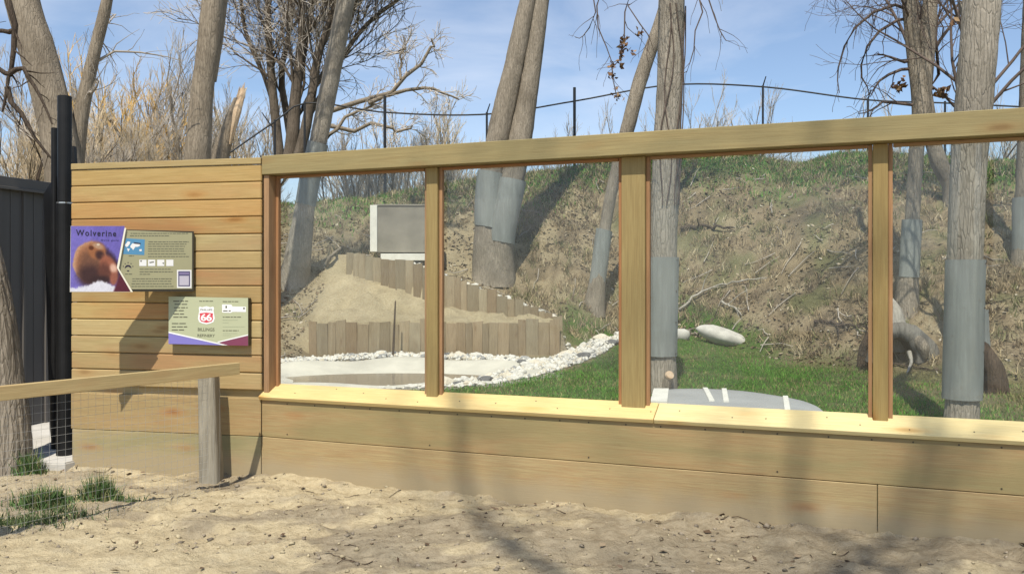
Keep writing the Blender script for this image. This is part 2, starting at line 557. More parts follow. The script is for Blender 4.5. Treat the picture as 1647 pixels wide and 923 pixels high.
def glass_mat():
    t = NT('dusty_window_glass')
    n = t.noise(t.coords((0.9, 1, 1.6), 4.0), 2.2, 5, 0.6, 0.6)
    tr = t.add('BsdfTransparent', Color=(0.93, 0.945, 0.935))
    gl = t.add('BsdfGlossy', Color=(0.95, 0.97, 1.0), Roughness=0.02)
    fr = t.add('Fresnel', IOR=1.3)
    m1 = t.add('MixShader', i0=fr.outputs[0], i1=tr.outputs[0], i2=gl.outputs[0])
    df = t.add('BsdfDiffuse', Color=(0.64, 0.61, 0.55))
    f = t.ramp(n, [(0.34, 0.010), (0.70, 0.065)])
    m2 = t.add('MixShader', i0=f.outputs[0], i1=m1.outputs[0], i2=df.outputs[0])
    t.t.links.new(m2.outputs[0], t.o.inputs['Surface'])
    return t.m


M['glass'] = glass_mat()


def water_mat():
    t = NT('shallow_pool_water')
    n = t.noise(t.coords((1, 1, 1)), 9, 3)
    t.set(t.b, 'IOR', 1.33)
    return t.fin((0.30, 0.26, 0.20), 0.12, t.bump(n, 0.08, 0.02))


M['water'] = water_mat()

# ------------------------------------------------------------------ the wall's two frames
W0 = Vector((-2.006, 7.10, 0))
U1 = Vector((0.9292, -0.3696, 0)); N1 = Vector((-0.3696, -0.9292, 0))
U2 = Vector((0.976, -0.217, 0)).normalized(); N2 = Vector((-U2.y * -1 * -1, -U2.x, 0))
N2 = Vector((U2.y, -U2.x, 0))
T2 = -1.755                       # left end of the plank wall along U2


def wp(t, s, z):
    return W0 + U1 * t + N1 * s + Vector((0, 0, z))


def wq(t, s, z):
    return W0 + U2 * t + N2 * s + Vector((0, 0, z))


E2 = wq(T2, 0, 0)
# boundary between the visitors' ground and the enclosure, left to right
BND = np.array([(-40, 10.2), (-5.02, 10.1), (-4.2, 9.2), (E2.x, E2.y + 0.06), (W0.x, W0.y + 0.07), tuple(wp(9.5, -0.08, 0))[:2], (60, -14)])


def behind(X, Y):
    """Positive beyond the walls."""
    return Y - np.interp(X, BND[:, 0], BND[:, 1])


# ------------------------------------------------------------------ terrain
YU = lambda X: np.interp(X, [-3.83, 0.98], [20.6, 19.05])
ZU = lambda X: np.interp(X, [-3.83, -2.03, -0.88, 0.98], [2.24, 1.93, 1.50, 0.80])
ZB = lambda X: np.interp(X, [-3.83, -2.9, -1.9, -0.9, 0.98], [1.80, 1.50, 1.15, 0.84, 0.72])
YF = lambda X: np.interp(X, [-30, -8, -4.4, 1, 2.5, 3.9, 5.5, 6.5, 7.8, 12, 30], [15, 15.5, 17.6, 19.1, 20.6, 19.8, 17.2, 15.6, 13.5, 12.2, 12])
YC = lambda X: np.interp(X, [-30, -4, 5, 10, 16, 30], [27, 27, 27.5, 27, 25, 25])
HC = lambda X: np.interp(X, [-30, -7.3, -4.2, -0.4, 3.3, 5.0, 7.1, 8.6, 9.9, 10.9, 15.6, 30], [3.7, 3.9, 4.1, 4.7, 5.25, 5.5, 5.45, 5.1, 5.45, 5.35, 4.8, 4.6])
PC = np.array((-2.05, 15.3)); PRX, PRY = 2.55, 2.55


def terrain(X, Y):
    X = np.asarray(X, float); Y = np.asarray(Y, float)
    yf, yc, hc = YF(X), YC(X), HC(X)
    s = np.clip((Y - yf) / (yc - yf), 0, 1)
    pr = 0.62 * s + 0.38 * (s * s * (3 - 2 * s))
    pr = pr + 0.05 * np.sin(s * PI)
    z = hc * pr
    z = z + ss(0, 0.12, s) * (0.22 * fbm(X * 0.45, Y * 0.45, 3) + 0.16 * fbm(X * 1.3, Y * 1.3, 4) + 0.05 * fbm(X * 5, Y * 5, 3)) * (1 - 0.45 * ss(0.85, 1, s))
    z = z + np.where(Y > yc, -np.clip((Y - yc - 0.7) * 0.28, 0, 3.4), 0)
    z = z + 0.42 * np.exp(-((X - 3.3) / 1.7) ** 2 - ((Y - 19.8) / 2.0) ** 2)
    # terraces
    inx = ss(-4.7, -4.05, X) * (1 - ss(0.9, 1.25, X))
    yl = 18.5
    yu = YU(X)
    k = np.clip((Y - yl) / (yu - yl), 0, 1)
    zt = np.where(Y < yl, 0.02, 0.66 + (ZB(X) - 0.66) * k + (0.13 * fbm(X * 1.6, Y * 1.6, 4) + 0.05 * fbm(X * 6, Y * 6, 3)) * np.sin(k * PI) * 2)
    yb = yu + 1.0
    zup = ZU(X) - 0.06
    zc = z
    bl = ss(0.0, 3.2, Y - yb)
    zup2 = zup * (1 - bl) + zc * bl
    zup2 = np.where(Y > yb, np.maximum(zup2, zup), zup)
    zt = np.where(Y > yu, zup2, zt)
    z = z * (1 - inx) + zt * inx
    # pool bowl
    q = np.sqrt(((X - PC[0]) / PRX) ** 2 + ((Y - PC[1]) / PRY) ** 2)
    z = z - 0.45 * (1 - ss(0.75, 1.02, q))
    z = z + 0.03 * fbm(X * 1.1, Y * 1.1, 3) * (1 - ss(0, 0.1, s))
    return z


def near_h(X, Y):
    X = np.asarray(X, float); Y = np.asarray(Y, float)
    z = -0.02 + 0.05 * ss(0.5, 3.5, X) + 0.03 * fbm(X * 0.7, Y * 0.7, 3)
    rg = np.abs(fbm(X * 3.2, Y * 5.0, 4)); z = z + 0.034 * fbm(X * 2.5 + 9, Y * 4, 4) + 0.024 * (0.5 - rg)
    a = vn(X * 5.5 + 40, Y * 8 + 3); z = z - 0.022 * ss(0.62, 0.9, a) + 0.016 * ss(0.25, 0.0, a) 
    z = z + 0.020 * fbm(X * 11, Y * 13, 3) + 0.008 * fbm(X * 27, Y * 30, 2)
    d = -behind(X, Y)
    z = z + 0.035 * np.exp(-np.clip(d, 0, 5) / 0.12) * (0.5 + vn(X * 6, Y * 6))
    return z


def hit(px, py, dmin=8.5, dmax=60.0):
    """First meeting of a view ray with the enclosure terrain."""
    d = np.arange(dmin, dmax, 0.02)
    X = (px - CX) / FPX * d; Z = EYE - (py - HZ) / FPX * d
    g = terrain(X, d)
    w = np.where(Z <= g)[0]
    if len(w) == 0: return None
    i = w[0]
    return Vector((X[i], d[i], float(g[i])))


def grid(x0, x1, nx, y0, y1, ny, yb=None):
    x = np.linspace(x0, x1, nx); y = np.linspace(y0, y1, ny) if yb is None else yb
    X, Y = np.meshgrid(x, y)
    idx = np.arange(X.size).reshape(X.shape)
    F = np.stack([idx[:-1, :-1], idx[:-1, 1:], idx[1:, 1:], idx[1:, :-1]], -1).reshape(-1, 4)
    return X.ravel(), Y.ravel(), F


SAND = np.array((0.56, 0.475, 0.31)); SAND2 = np.array((0.29, 0.245, 0.185)); DIRT = np.array((0.30, 0.235, 0.155))
DRY = np.array((0.35, 0.28, 0.18)); GREEN = np.array((0.070, 0.165, 0.022)); OLIVE = np.array((0.13, 0.17, 0.055)); STONE = np.array((0.52, 0.495, 0.42))


def strip_x(Y):
    """Right edge of the white stone strip beside the pool."""
    return np.interp(Y, [12.4, 13.0, 14.2, 16, 18, 20.2], [-1.6, -0.6, 0.25, 0.95, 1.75, 2.75])


def lawn_mask(X, Y):
    X = np.asarray(X, float); Y = np.asarray(Y, float)
    e = fbm(X * 1.4, Y * 1.4, 3) * 0.35
    m = ss(0.0, 0.35, X - strip_x(Y) + e * 0.3) * (1 - ss(-0.2, 0.9, Y - YF(X) + e - 1.3 * np.exp(-((X - 3.8) / 1.3) ** 2)))
    m = np.maximum(m, ss(0.0, 0.3, X - strip_x(np.full_like(Y, 13.0)) + 1) * (1 - ss(12.2, 12.6, Y)) * (X > -6))
    # green patch beyond the low palisade
    m = np.maximum(m, 1.3 * np.exp(-(((X - 1.9) / 0.95) ** 2 + ((Y - 20.2) / 1.0) ** 2) * 1.2))
    return np.clip(m, 0, 1)


def crest_mask(X, Y):
    e = fbm(X * 0.8 + 4, Y * 0.8, 4)
    s = (Y - YF(X)) / (YC(X) - YF(X))
    return ss(0.58, 0.86, s + e * 0.16) * np.interp(X, [-6, -1, 2, 30], [0.25, 0.5, 1, 1])


def strip_mask(X, Y):
    q = np.sqrt(((X - PC[0]) / PRX) ** 2 + ((Y - PC[1]) / PRY) ** 2)
    a = ss(0.95, 1.0, q) * (1 - ss(1.05, 1.18, q + 0.12 * fbm(X * 3, Y * 3, 2)))
    d = strip_x(Y) - X
    b = ss(0, 0.15, d) * (1 - ss(0.75, 1.0, d)) * (Y > 13) * (Y < 20.0)
    return np.clip(np.maximum(a, b) * (Y < 18.55 + (X > 0.9) * 3), 0, 1)


def interior_col(X, Y):
    n = fbm(X * 0.6, Y * 0.6, 4)[:, None]; n2 = fbm(X * 2.1 + 5, Y * 2.1, 4)[:, None]; n3 = fbm(X * 6.1 + 5, Y * 6.1, 3)[:, None]
    c = DRY * (1 + 0.25 * n + 0.35 * n3)
    sandy = ss(0.10, 0.42, n2[:, 0] + 0.25 * (X < 2.5) + 0.12 * n3[:, 0])[:, None]
    c = c * (1 - 0.6 * sandy) + SAND * 0.78 * 0.6 * sandy
    dk = ss(0.02, 0.38, n2[:, 0] * -1 + n[:, 0] * 0.4 + 0.5 * n3[:, 0])[:, None]
    c = c * (1 - 0.6 * dk) + np.array((0.125, 0.10, 0.065)) * 0.6 * dk
    gp = (ss(0.12, 0.4, fbm(X * 1.3 + 31, Y * 1.3 + 7, 4)) * ss(-2, 3, X))[:, None]
    c = c * (1 - 0.5 * gp) + OLIVE * 0.5 * gp
    # sandy terrace
    tz = (ss(-4.9, -4.3, X) * (1 - ss(0.9, 1.2, X)) * (Y > 18.4) * (Y < YU(X) + 1.2))[:, None]
    c = c * (1 - tz) + SAND * (0.95 + 0.20 * n2 + 0.18 * n3) * tz
    bz = (np.exp(-((X + 1.6) / 1.5) ** 4 - ((Y - 22.2) / 1.6) ** 4) * (0.55 + 0.9 * n[:, 0]).clip(0, 1))[:, None]
    c = c * (1 - 0.8 * bz) + SAND * (0.9 + 0.25 * n3) * 0.8 * bz
    # bare slope left of the terrace
    lf = ((1 - ss(-4.6, -4.0, X)) * (1 - ss(23, 25, Y)))[:, None]
    c = c * (1 - 0.6 * lf) + SAND * 0.8 * 0.6 * lf
    cm = crest_mask(X, Y)[:, None]
    c = c * (1 - 0.9 * cm) + np.array((0.10, 0.20, 0.035)) * (0.9 + 0.4 * n2) * 0.9 * cm
    lm = lawn_mask(X, Y)[:, None]
    right = np.clip(ss(4.4, 6.6, X + fbm(X * 0.9, Y * 0.9, 3) * 1.4) * 0.9 + 0.1 + 0.5 * ss(0.0, 0.4, fbm(X * 1.7, Y * 1.7, 3)), 0, 1)[:, None]
    g = GREEN * (1 - right) + np.array((0.21, 0.20, 0.10)) * right
    c = c * (1 - lm) + g * lm
    sm = strip_mask(X, Y)[:, None]
    c = c * (1 - sm) + STONE * sm
    return np.clip(c, 0.02, 0.9)


# enclosure ground (structure)
ys = np.r_[np.linspace(-16, 3, 20), np.linspace(3.4, 10, 30), np.arange(10.1, 29, 0.09), np.linspace(29.2, 45, 50), np.linspace(47, 160, 24), [300, 900]]
xs = np.r_[[-900, -300, -120], np.linspace(-60, -13, 40), np.arange(-12.4, 18, 0.11), np.linspace(18.3, 60, 36), [120, 300, 900]]
Xg, Yg = np.meshgrid(xs, ys); idx = np.arange(Xg.size).reshape(Xg.shape)
Fg = np.stack([idx[:-1, :-1], idx[:-1, 1:], idx[1:, 1:], idx[1:, :-1]], -1).reshape(-1, 4)
X, Y = Xg.ravel(), Yg.ravel()
Z = terrain(X, Y); bh = behind(X, Y)
Z = np.where(bh < 0.0, -0.25, Z)
o = mk('hillside', np.stack([X, Y, Z], 1), Fg, M['ground_far'], smooth=True, cols=interior_col(X, Y)); tagit(o, kind='structure')

# visitors' ground (structure)
X, Y, F = grid(-9.5, 9.5, 520, -6, 10.4, 10, yb=np.r_[np.linspace(-16, 3.2, 40), np.arange(3.22, 9.0, 0.021), np.linspace(9.05, 10.6, 30)])
Z = near_h(X, Y); bh = behind(X, Y)
Z = np.where(bh > 0.0, -0.4, Z)
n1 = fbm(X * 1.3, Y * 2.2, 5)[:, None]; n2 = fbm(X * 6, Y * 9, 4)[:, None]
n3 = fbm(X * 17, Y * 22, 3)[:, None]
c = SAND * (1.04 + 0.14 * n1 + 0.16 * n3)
dk = ss(-0.02, 0.34, n1[:, 0] + 0.45 * n2[:, 0] + 0.42 * ss(-1.6, 1.6, X) + 0.04)[:, None]  # mottled shade painted into the sand colour, heavier to the right
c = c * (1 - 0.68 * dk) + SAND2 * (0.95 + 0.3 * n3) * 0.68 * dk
lt = ss(0.25, 0.6, n2[:, 0] - 0.3 * n1[:, 0])[:, None]
c = c * (1 - 0.4 * lt) + np.array((0.60, 0.52, 0.36)) * 0.4 * lt
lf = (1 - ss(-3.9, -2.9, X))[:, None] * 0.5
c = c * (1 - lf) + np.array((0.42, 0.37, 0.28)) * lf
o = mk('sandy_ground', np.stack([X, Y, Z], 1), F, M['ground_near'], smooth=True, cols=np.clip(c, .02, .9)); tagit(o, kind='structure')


# clods, pebbles, leaf scraps on the visitors' ground
def clods(name, n, region, hfun, smin, smax, cols, mat, kind='stuff', flat=0.6, power=2.5):
    base = np.array([(1, 0, 0), (-1, 0, 0), (0, 1, 0), (0, -1, 0), (0, 0, 1), (0, 0, -1)], float)
    tf = np.array([(0, 2, 4), (2, 1, 4), (1, 3, 4), (3, 0, 4), (2, 0, 5), (1, 2, 5), (3, 1, 5), (0, 3, 5)])
    x0, x1, y0, y1 = region
    X = x0 + (x1 - x0) * NR.rand(n); Y = y0 + (y1 - y0) * NR.rand(n)
    w = vn(X * 1.7, Y * 2.4) + 0.4 * vn(X * 6, Y * 6)
    keep = (w + 0.5 * NR.rand(n)) > 0.85
    keep &= behind(X, Y) < -0.03
    X, Y = X[keep], Y[keep]; n = len(X)
    s = smin + (smax - smin) * NR.rand(n) ** power
    V = base[None] * (0.6 + 0.8 * NR.rand(n, 6, 1)) * s[:, None, None] * np.array((1, 1, flat))
    V += NR.normal(size=V.shape) * s[:, None, None] * 0.15
    a = NR.rand(n) * 2 * PI
    V = np.stack([V[..., 0] * np.cos(a)[:, None] - V[..., 1] * np.sin(a)[:, None], V[..., 0] * np.sin(a)[:, None] + V[..., 1] * np.cos(a)[:, None], V[..., 2]], -1)
    V += np.stack([X, Y, hfun(X, Y) + s * flat * 0.25], -1)[:, None]
    F = (tf[None] + (np.arange(n) * 6)[:, None, None]).reshape(-1, 3)
    ci = NR.randint(0, len(cols), n); c = np.array(cols)[ci] * (0.8 + 0.4 * NR.rand(n, 1))
    c = np.repeat(c, 6, 0)
    o = mk(name, V.reshape(-1, 3), F, mat, cols=c)
    return tagit(o, kind=kind)


o = clods('soil_clods', 13000, (-6, 5.5, 3.3, 8.0), near_h, 0.003, 0.022, [SAND * 0.75, SAND * 0.62, SAND2, SAND2 * 0.8, SAND2 * 0.6], M['leaf'], power=4)
o = clods('wood_chips', 1500, (-6, 5.5, 3.3, 8.0), near_h, 0.006, 0.02, [(0.12, 0.085, 0.055), (0.2, 0.15, 0.1), (0.07, 0.05, 0.035)], M['leaf'], flat=0.35)


n = 550
X = -5 + 10 * NR.rand(n); Y = 3.6 + 4.2 * NR.rand(n); k = (behind(X, Y) < -0.04) & (vn(X * 2, Y * 2) + 0.5 * NR.rand(n) > 0.75); X, Y = X[k], Y[k]; n = len(X)
a = NR.rand(n) * 2 * PI; L = 0.03 + 0.10 * NR.rand(n) ** 2; pts = np.zeros((n, 4, 3))
for j in range(4):
    xx = X + np.cos(a) * L * (j / 3 - .5) + NR.normal(size=n) * 0.003; yy_ = Y + np.sin(a) * L * (j / 3 - .5)
    pts[:, j] = np.stack([xx, yy_, near_h(xx, yy_) + 0.004 + 0.006 * NR.rand(n)], 1)
V, F = tubes_np(pts, np.tile(np.linspace(0.003, 0.0015, 4), (n, 1)), 4)
tagit(mk('ground_twigs', V, F, M['log_dark']), kind='stuff')
n = 700
X = -5 + 10 * NR.rand(n); Y = 3.6 + 4.2 * NR.rand(n); k = (behind(X, Y) < -0.03) & (vn(X * 1.5 + 7, Y * 2) + 0.5 * NR.rand(n) > 0.85); X, Y = X[k], Y[k]; n = len(X)
a = NR.normal(size=(n, 3)) * (1, 1, .3); a /= np.linalg.norm(a, axis=1, keepdims=True); b = np.cross(a, NR.normal(size=(n, 3)) * .3 + (0, 0, 1)); b /= np.linalg.norm(b, axis=1, keepdims=True)
q = 0.012 + 0.022 * NR.rand(n, 1); c0 = np.stack([X, Y, near_h(X, Y) + 0.012], 1)
V = np.stack([c0 - a * q, c0 + b * q * .55 + (0, 0, .006), c0 + a * q, c0 - b * q * .55], 1).reshape(-1, 3); F = np.arange(n)[:, None] * 4 + np.array([0, 1, 2, 3])
tagit(mk('fallen_leaves', V, F, M['leaf'], cols=np.repeat(np.array([(.10, .065, .04), (.17, .12, .08), (.30, .23, .15)])[NR.randint(0, 3, n)], 4, 0)), kind='stuff')

# ------------------------------------------------------------------ board helper
_bc = {}


def board(name, parent, p, x, y, L, w, t, mat, bev=0.003):
    """Board: corner p, length L along x, thickness t along y, width w along x cross y."""
    key = (round(L, 3), round(w, 3), round(t, 3), mat.name, bev)
    if key not in _bc:
        bm = box_bm(L, t, w, bev); me = bpy.data.meshes.new(name); bm.to_mesh(me); bm.free(); me.materials.append(mat); _bc[key] = me
    return place(name, _bc[key], parent, frame(p, x, y, x.cross(y)))


ZV = Vector((0, 0, 1))
# ------------------------------------------------------------------ window wall
ww = thing('window_wall', 'long new pine viewing wall with glass panes between posts above wide boards', 'wall', wp(0, 0, 0))
B1 = -N1                                     # into the wall
TW = 8.6
# base boards: two rows
board('board', ww, wp(0.003, 0, 0.314), U1, B1, 5.75, 0.300, 0.04, M['board'])
board('board', ww, wp(5.757, 0, 0.314), U1, B1, TW - 5.757, 0.300, 0.04, M['board'])
board('board', ww, wp(0.003, 0.004, -0.12), U1, B1, 4.555, 0.430, 0.04, M['board'])
board('board', ww, wp(4.562, 0.002, -0.12), U1, B1, TW - 4.562, 0.430, 0.04, M['board'])
# sloping sill
sl = Vector((-N1.x * 0.18, -N1.y * 0.18, 0.088)).normalized()
for a, b in ((-0.01, 3.18), (3.184, TW)):
    nrm = U1.cross(sl)                       # up/out of the sill
    # width axis x cross y must be 'sl': y = sl x U? use explicit frame
    bm = box_bm(b - a, 0.202, 0.034, 0.004)
    o = mk_bm('sill', bm, M['fresh'], ww, frame(wp(a, 0.018, 0.605), U1, sl, nrm))
# top beam
board('beam', ww, wp(0.0, 0, 2.405), U1, B1, 6.1, 0.152, 0.14, M['beam'], 0.005)
board('beam', ww, wp(6.104, 0, 2.405), U1, B1, TW - 6.104, 0.152, 0.14, M['beam'], 0.005)
# posts
POSTS = [(1.434, 0.094), (2.935, 0.165), (4.535, 0.088), (6.06, 0.094), (7.5, 0.094)]
for t0, w in POSTS:
    board('post', ww, wp(t0 + w, -0.08, 0.655), ZV, B1, 1.748, w, 0.11, M['beam'], 0.004)
# cedar jamb at the plank wall end
board('post', ww, wp(0.055, -0.02, 0.66), ZV, B1, 1.743, 0.050, 0.155, M['cedar'])
OPEN = []
lft = 0.055
for t0, w in POSTS + [(TW, 0)]:
    OPEN.append((lft, t0)); lft = t0 + w
for a, b in OPEN[:5]:
    gl = box_bm(b - a - 0.004, 0.008, 1.70, 0)
    pane = mk_bm('glass_pane', gl, M['glass'], ww, frame(wp(a + 0.002, -0.150, 0.700), U1, B1, ZV))
    # slim cedar stops round the pane (in front)
    for tt in (a + 0.0265, b - 0.0015):
        board('trim', pane, wp(tt, -0.108, 0.70), ZV, B1, 1.703, 0.025, 0.036, M['cedar'], 0.002)
    board('trim', pane, wp(a + 0.029, -0.104, 2.383), U1, B1, b - a - 0.058, 0.020, 0.034, M['cedar'], 0.002)
# bottom back plate under glass
board('back_plate', ww, wp(0.0, -0.045, 0.30), U1, B1, TW, 0.30, 0.04, M['wood'])
# screw heads
bm = bmesh.new()
for k in range(34):
    t = 0.25 + k * 0.25 + R.uniform(-0.03, 0.03)
    for z, s in ((0.585, 0.0),) + (((0.345, 0.0),) if k % 5 == 0 else ()):
        Mx = frame(wp(t, s + 0.0005, z), U1, ZV, N1)
        bmesh.ops.create_cone(bm, cap_ends=True, segments=6, radius1=0.0058, radius2=0.0058, depth=0.004, matrix=Mx)
for k in range(30):
    t = 0.3 + k * 0.28 + R.uniform(-0.05, 0.05)
    q = wp(t, 0.018, 0.605) + sl * R.uniform(0.04, 0.16) + U1.cross(sl) * 0.034
    bmesh.ops.create_cone(bm, cap_ends=True, segments=6, radius1=0.005, radius2=0.005, depth=0.004, matrix=frame(q, U1, sl, U1.cross(sl)))
o = mk_bm('screw_heads', bm, M['screw'], ww); o['kind'] = 'stuff'

# ------------------------------------------------------------------ plank wall
pw = thing('plank_wall', 'horizontal yellow pine plank wall carrying two signs left of the windows', 'wall', wq(T2, 0, 0))
B2 = -N2
z = 2.545
LP = -T2 - 0.004
board('cap_plank', pw, wq(T2, 0.006, z - 0.052), U2, B2, LP, 0.050, 0.034, M['plank'])
z -= 0.053
while z > 0.70:
    h = min(0.1395, z - 0.615)
    if z - 0.1395 < 0.66: h = z - 0.618
    dl = R.uniform(-0.006, 0.0)
    board('plank', pw, wq(T2 + dl, R.uniform(-0.003, 0.001), z - h + 0.003), U2, B2, LP - dl, h - 0.006, 0.03, M['plank'], 0.007)
    z -= h
board('board', pw, wq(T2, 0.004, 0.314), U2, B2, LP, 0.300, 0.04, M['board'])
board('board', pw, wq(T2 + 0.01, 0.002, -0.12), U2, B2, LP - 0.01, 0.430, 0.04, M['board'])
board('back_plate', pw, wq(T2 + 0.02, -0.045, 0.0), U2, B2, LP - 0.03, 2.48, 0.05, M['wood'])


# ------------------------------------------------------------------ signs
def plane_uv(o, ax):
    """Photo pixel -> (u, v) on the vertical plane through o along horizontal ax (v = height above o)."""
    def f(px, py):
        k = (px - CX) / FPX
        u = (k * o.y - o.x) / (ax.x - k * ax.y)
        Y = o.y + ax.y * u
        return u, EYE - (py - HZ) / FPX * Y - o.z
    return f


def poly(name, parent, Mx, pts, off, mat, thick=0.0012):
    bm = bmesh.new()
    vs = [bm.verts.new((u, v, off)) for u, v in pts]
    f = bm.faces.new(vs)
    if f.calc_area() > 0:
        f.normal_update()
        if f.normal.z < 0: f.normal_flip()
    r = bmesh.ops.extrude_face_region(bm, geom=[f])
    for v in r['geom']:
        if isinstance(v, bmesh.types.BMVert): v.co.z += thick
    bmesh.ops.recalc_face_normals(bm, faces=bm.faces[:])
    bmesh.ops.triangulate(bm, faces=bm.faces[:])
    return mk_bm(name, bm, mat, parent, Mx)


def polys(name, parent, Mx, plist, off, mat, thick=0.001):
    bm = bmesh.new()
    for pts in plist:
        vs = [bm.verts.new((u, v, off)) for u, v in pts]
        f = bm.faces.new(vs)
        r = bmesh.ops.extrude_face_region(bm, geom=[f])
        for v in r['geom']:
            if isinstance(v, bmesh.types.BMVert): v.co.z += thick
    bmesh.ops.recalc_face_normals(bm, faces=bm.faces[:])
    o = mk_bm(name, bm, mat, parent, Mx)
    if len(plist) > 1: o['kind'] = 'stuff'
    return o


def text(name, parent, Mx, s, u, v, w, h, off, mat, spacing=1.0, bold=0.0, shear=0.0):
    cu = bpy.data.curves.new(name, 'FONT'); cu.body = s; cu.size = 1.0
    cu.space_character = spacing; cu.offset = bold; cu.shear = shear; cu.extrude = 0.01
    to = bpy.data.objects.new(name + '_src', cu)
    me = bpy.data.meshes.new_from_object(to)
    bpy.data.objects.remove(to); me.name = name
    n = len(me.vertices); co = np.zeros(n * 3); me.vertices.foreach_get('co', co); co = co.reshape(-1, 3)
    lo, hi = co.min(0), co.max(0)
    co[:, 0] = u + (co[:, 0] - lo[0]) / (hi[0] - lo[0]) * w
    co[:, 1] = v + (co[:, 1] - lo[1]) / (hi[1] - lo[1]) * h
    co[:, 2] = off + (co[:, 2] > 0) * 0.0006
    me.vertices.foreach_set('co', co.ravel())
    me.materials.clear(); me.materials.append(mat); me.update()
    return place(name, me, parent, Mx)


def flat(name, c, rough=0.45):
    t = NT(name); return t.fin(c, rough)


M['purple'] = flat('sign_purple', s2l((112, 102, 178)))
M['violet'] = flat('sign_violet', s2l((125, 118, 190)))
M['plum'] = flat('sign_plum', s2l((122, 58, 84)))
M['sage'] = flat('sign_sage', s2l((160, 157, 124)))
M['sage2'] = flat('sign_sage_pale', s2l((176, 180, 148)))
M['swhite'] = flat('sign_white', (0.80, 0.80, 0.80))
M['sblue'] = flat('sign_blue', s2l((82, 140, 180)))
M['navy'] = flat('sign_navy', s2l((88, 84, 118)))
M['sred'] = flat('sign_red', s2l((205, 70, 82)))
M['sink'] = flat('sign_ink', s2l((92, 92, 74)))
M['sblack'] = flat('sign_black', s2l((34, 28, 52)))
M['frame'] = flat('sign_frame', s2l((58, 52, 38)))
M['cream'] = flat('sign_cream', s2l((236, 232, 214)))

SL = Vector((-3.376, 6.77, 0)); SR = wq(-0.60, 0.05, 0)
SO = Vector((SL.x, SL.y, 1.473)); AX = (SR - SL); AX.z = 0; SW = AX.length; AX.normalize()
SN = Vector((AX.y, -AX.x, 0))
MS = frame(SO, AX, ZV, SN)
uv = plane_uv(SO, AX)
S5 = lambda zx, zy: uv(110 + zx / 7.69, 355 + zy / 7.69)       # coordinates of an enlarged view of the sign
s1 = thing('animal_sign', 'large tilted out sign with purple animal picture and sage text panel', 'sign', SO)


def rect(f, x0, y0, x1, y1):
    return [f(x0, y1), f(x1, y1), f(x1, y0), f(x0, y0)]


# deep backing box behind the sage panel and picture
a, b = S5(60, 830), S5(1553, 128)
bm = box_bm(S5(1553, 500)[0] - a[0], 0.488, 0.045, 0.002)
mk_bm('frame', bm, M['frame'], s1, frame(SO + AX * a[0] + ZV * (-0.002) - SN * 0.046, AX, ZV, SN))
pan = poly('text_panel', s1, MS, [S5(640, 848), S5(1530, 842), S5(1530, 150), S5(700, 118), S5(620, 600)], 0.001, M['sage'])


def lines(f, rows, h, gap=(0.1, 0.03), rnd=R):
    out = []
    for x0, x1, y in rows:
        x = x0
        while x < x1 - 8:
            L = rnd.uniform(2.0, 6.5) * h; e = min(x + L, x1)
            out.append(rect(f, x, y - h / 2, e, y + h / 2)); x = e + h * 0.9
    return out


rows = [(770, 1490, 158 + 0), (760, 1250, 188)]
rows += [(990, 1490, 262), (985, 1460, 290), (985, 1440, 318), (985, 1440, 350), (985, 1430, 378), (985, 1450, 412), (985, 1490, 444)]
rows += [(880, 1270, 600), (880, 1290, 632), (880, 1010, 662), (790, 1280, 718), (790, 1270, 748), (780, 1280, 780), (780, 1300, 812), (745, 810, 436), (700, 790, 660)]
polys('text_lines', pan, MS, lines(S5, rows, 9), 0.0024, M['sink'], 0.0005)
mp = poly('map_panel', pan, MS, [S5(672, 412), S5(938, 425), S5(945, 232), S5(712, 218)], 0.0024, M['sblue'], 0.0005)
conts = [[(700, 300), (735, 255), (765, 262), (760, 285), (735, 320), (712, 325)], [(722, 340), (760, 350), (740, 385)], [(765, 315), (790, 280), (888, 292), (880, 315), (850, 325), (828, 322), (800, 365), (785, 340), (770, 335)], [(875, 355), (905, 352), (908, 375), (880, 378)]]
polys('continents', mp, MS, [[S5(*q) for q in c] for c in conts], 0.0032, M['swhite'], 0.0004)
polys('range_mark', mp, MS, [[S5(805, 266), S5(895, 278), S5(890, 292), S5(815, 284)]], 0.0038, M['sblack'], 0.0004)
for k, x in enumerate((877, 985, 1098, 1210)):
    ic = poly('icon_tile', pan, MS, rect(S5, x, 482, x + 88, 560), 0.0024, M['swhite'], 0.0006)
    if k < 3:
        sh = [[(8, 8), (34, 8), (20, 34)], [(14, 30), (70, 22), (74, 34), (20, 42)], [(60, 40), (84, 34), (80, 56)]][k]
        polys('icon_mark', ic, MS, [[S5(x + q[0], 482 + q[1]) for q in sh]], 0.0034, M['sink'], 0.0003)
# sun emblem
em = [[S5(738 + 42 * math.cos(q), 590 - 44 * math.sin(q)) for q in [PI * k / 8 for k in range(9)]] + [S5(712, 580), S5(738, 566), S5(764, 580)]]
for k in range(5):
    q = PI * (0.1 + 0.2 * k); cx, cy = 738 + 62 * math.cos(q), 585 - 66 * math.sin(q)
    em.append([S5(cx - 6, cy + 6), S5(cx + 6, cy + 6), S5(cx + 6, cy - 6), S5(cx - 6, cy - 6)])
em.append([S5(722, 614), S5(755, 614), S5(745, 628), S5(730, 628)])
polys('sun_emblem', pan, MS, em, 0.0024, M['sblack'], 0.0005)
cd = poly('code_card', pan, MS, rect(S5, 1342, 608, 1522, 832), 0.0024, M['swhite'], 0.0006)
poly('code_card_face', cd, MS, rect(S5, 1358, 624, 1505, 812), 0.0033, M['navy'], 0.0004)
poly('code_card_blank', cd, MS, rect(S5, 1372, 682, 1490, 798), 0.004, flat('sign_lilac', s2l((190, 186, 200))), 0.0003)
poly('code_card_title', cd, MS, rect(S5, 1372, 640, 1490, 664), 0.004, flat('sign_mauve', s2l((132, 122, 160))), 0.0003)
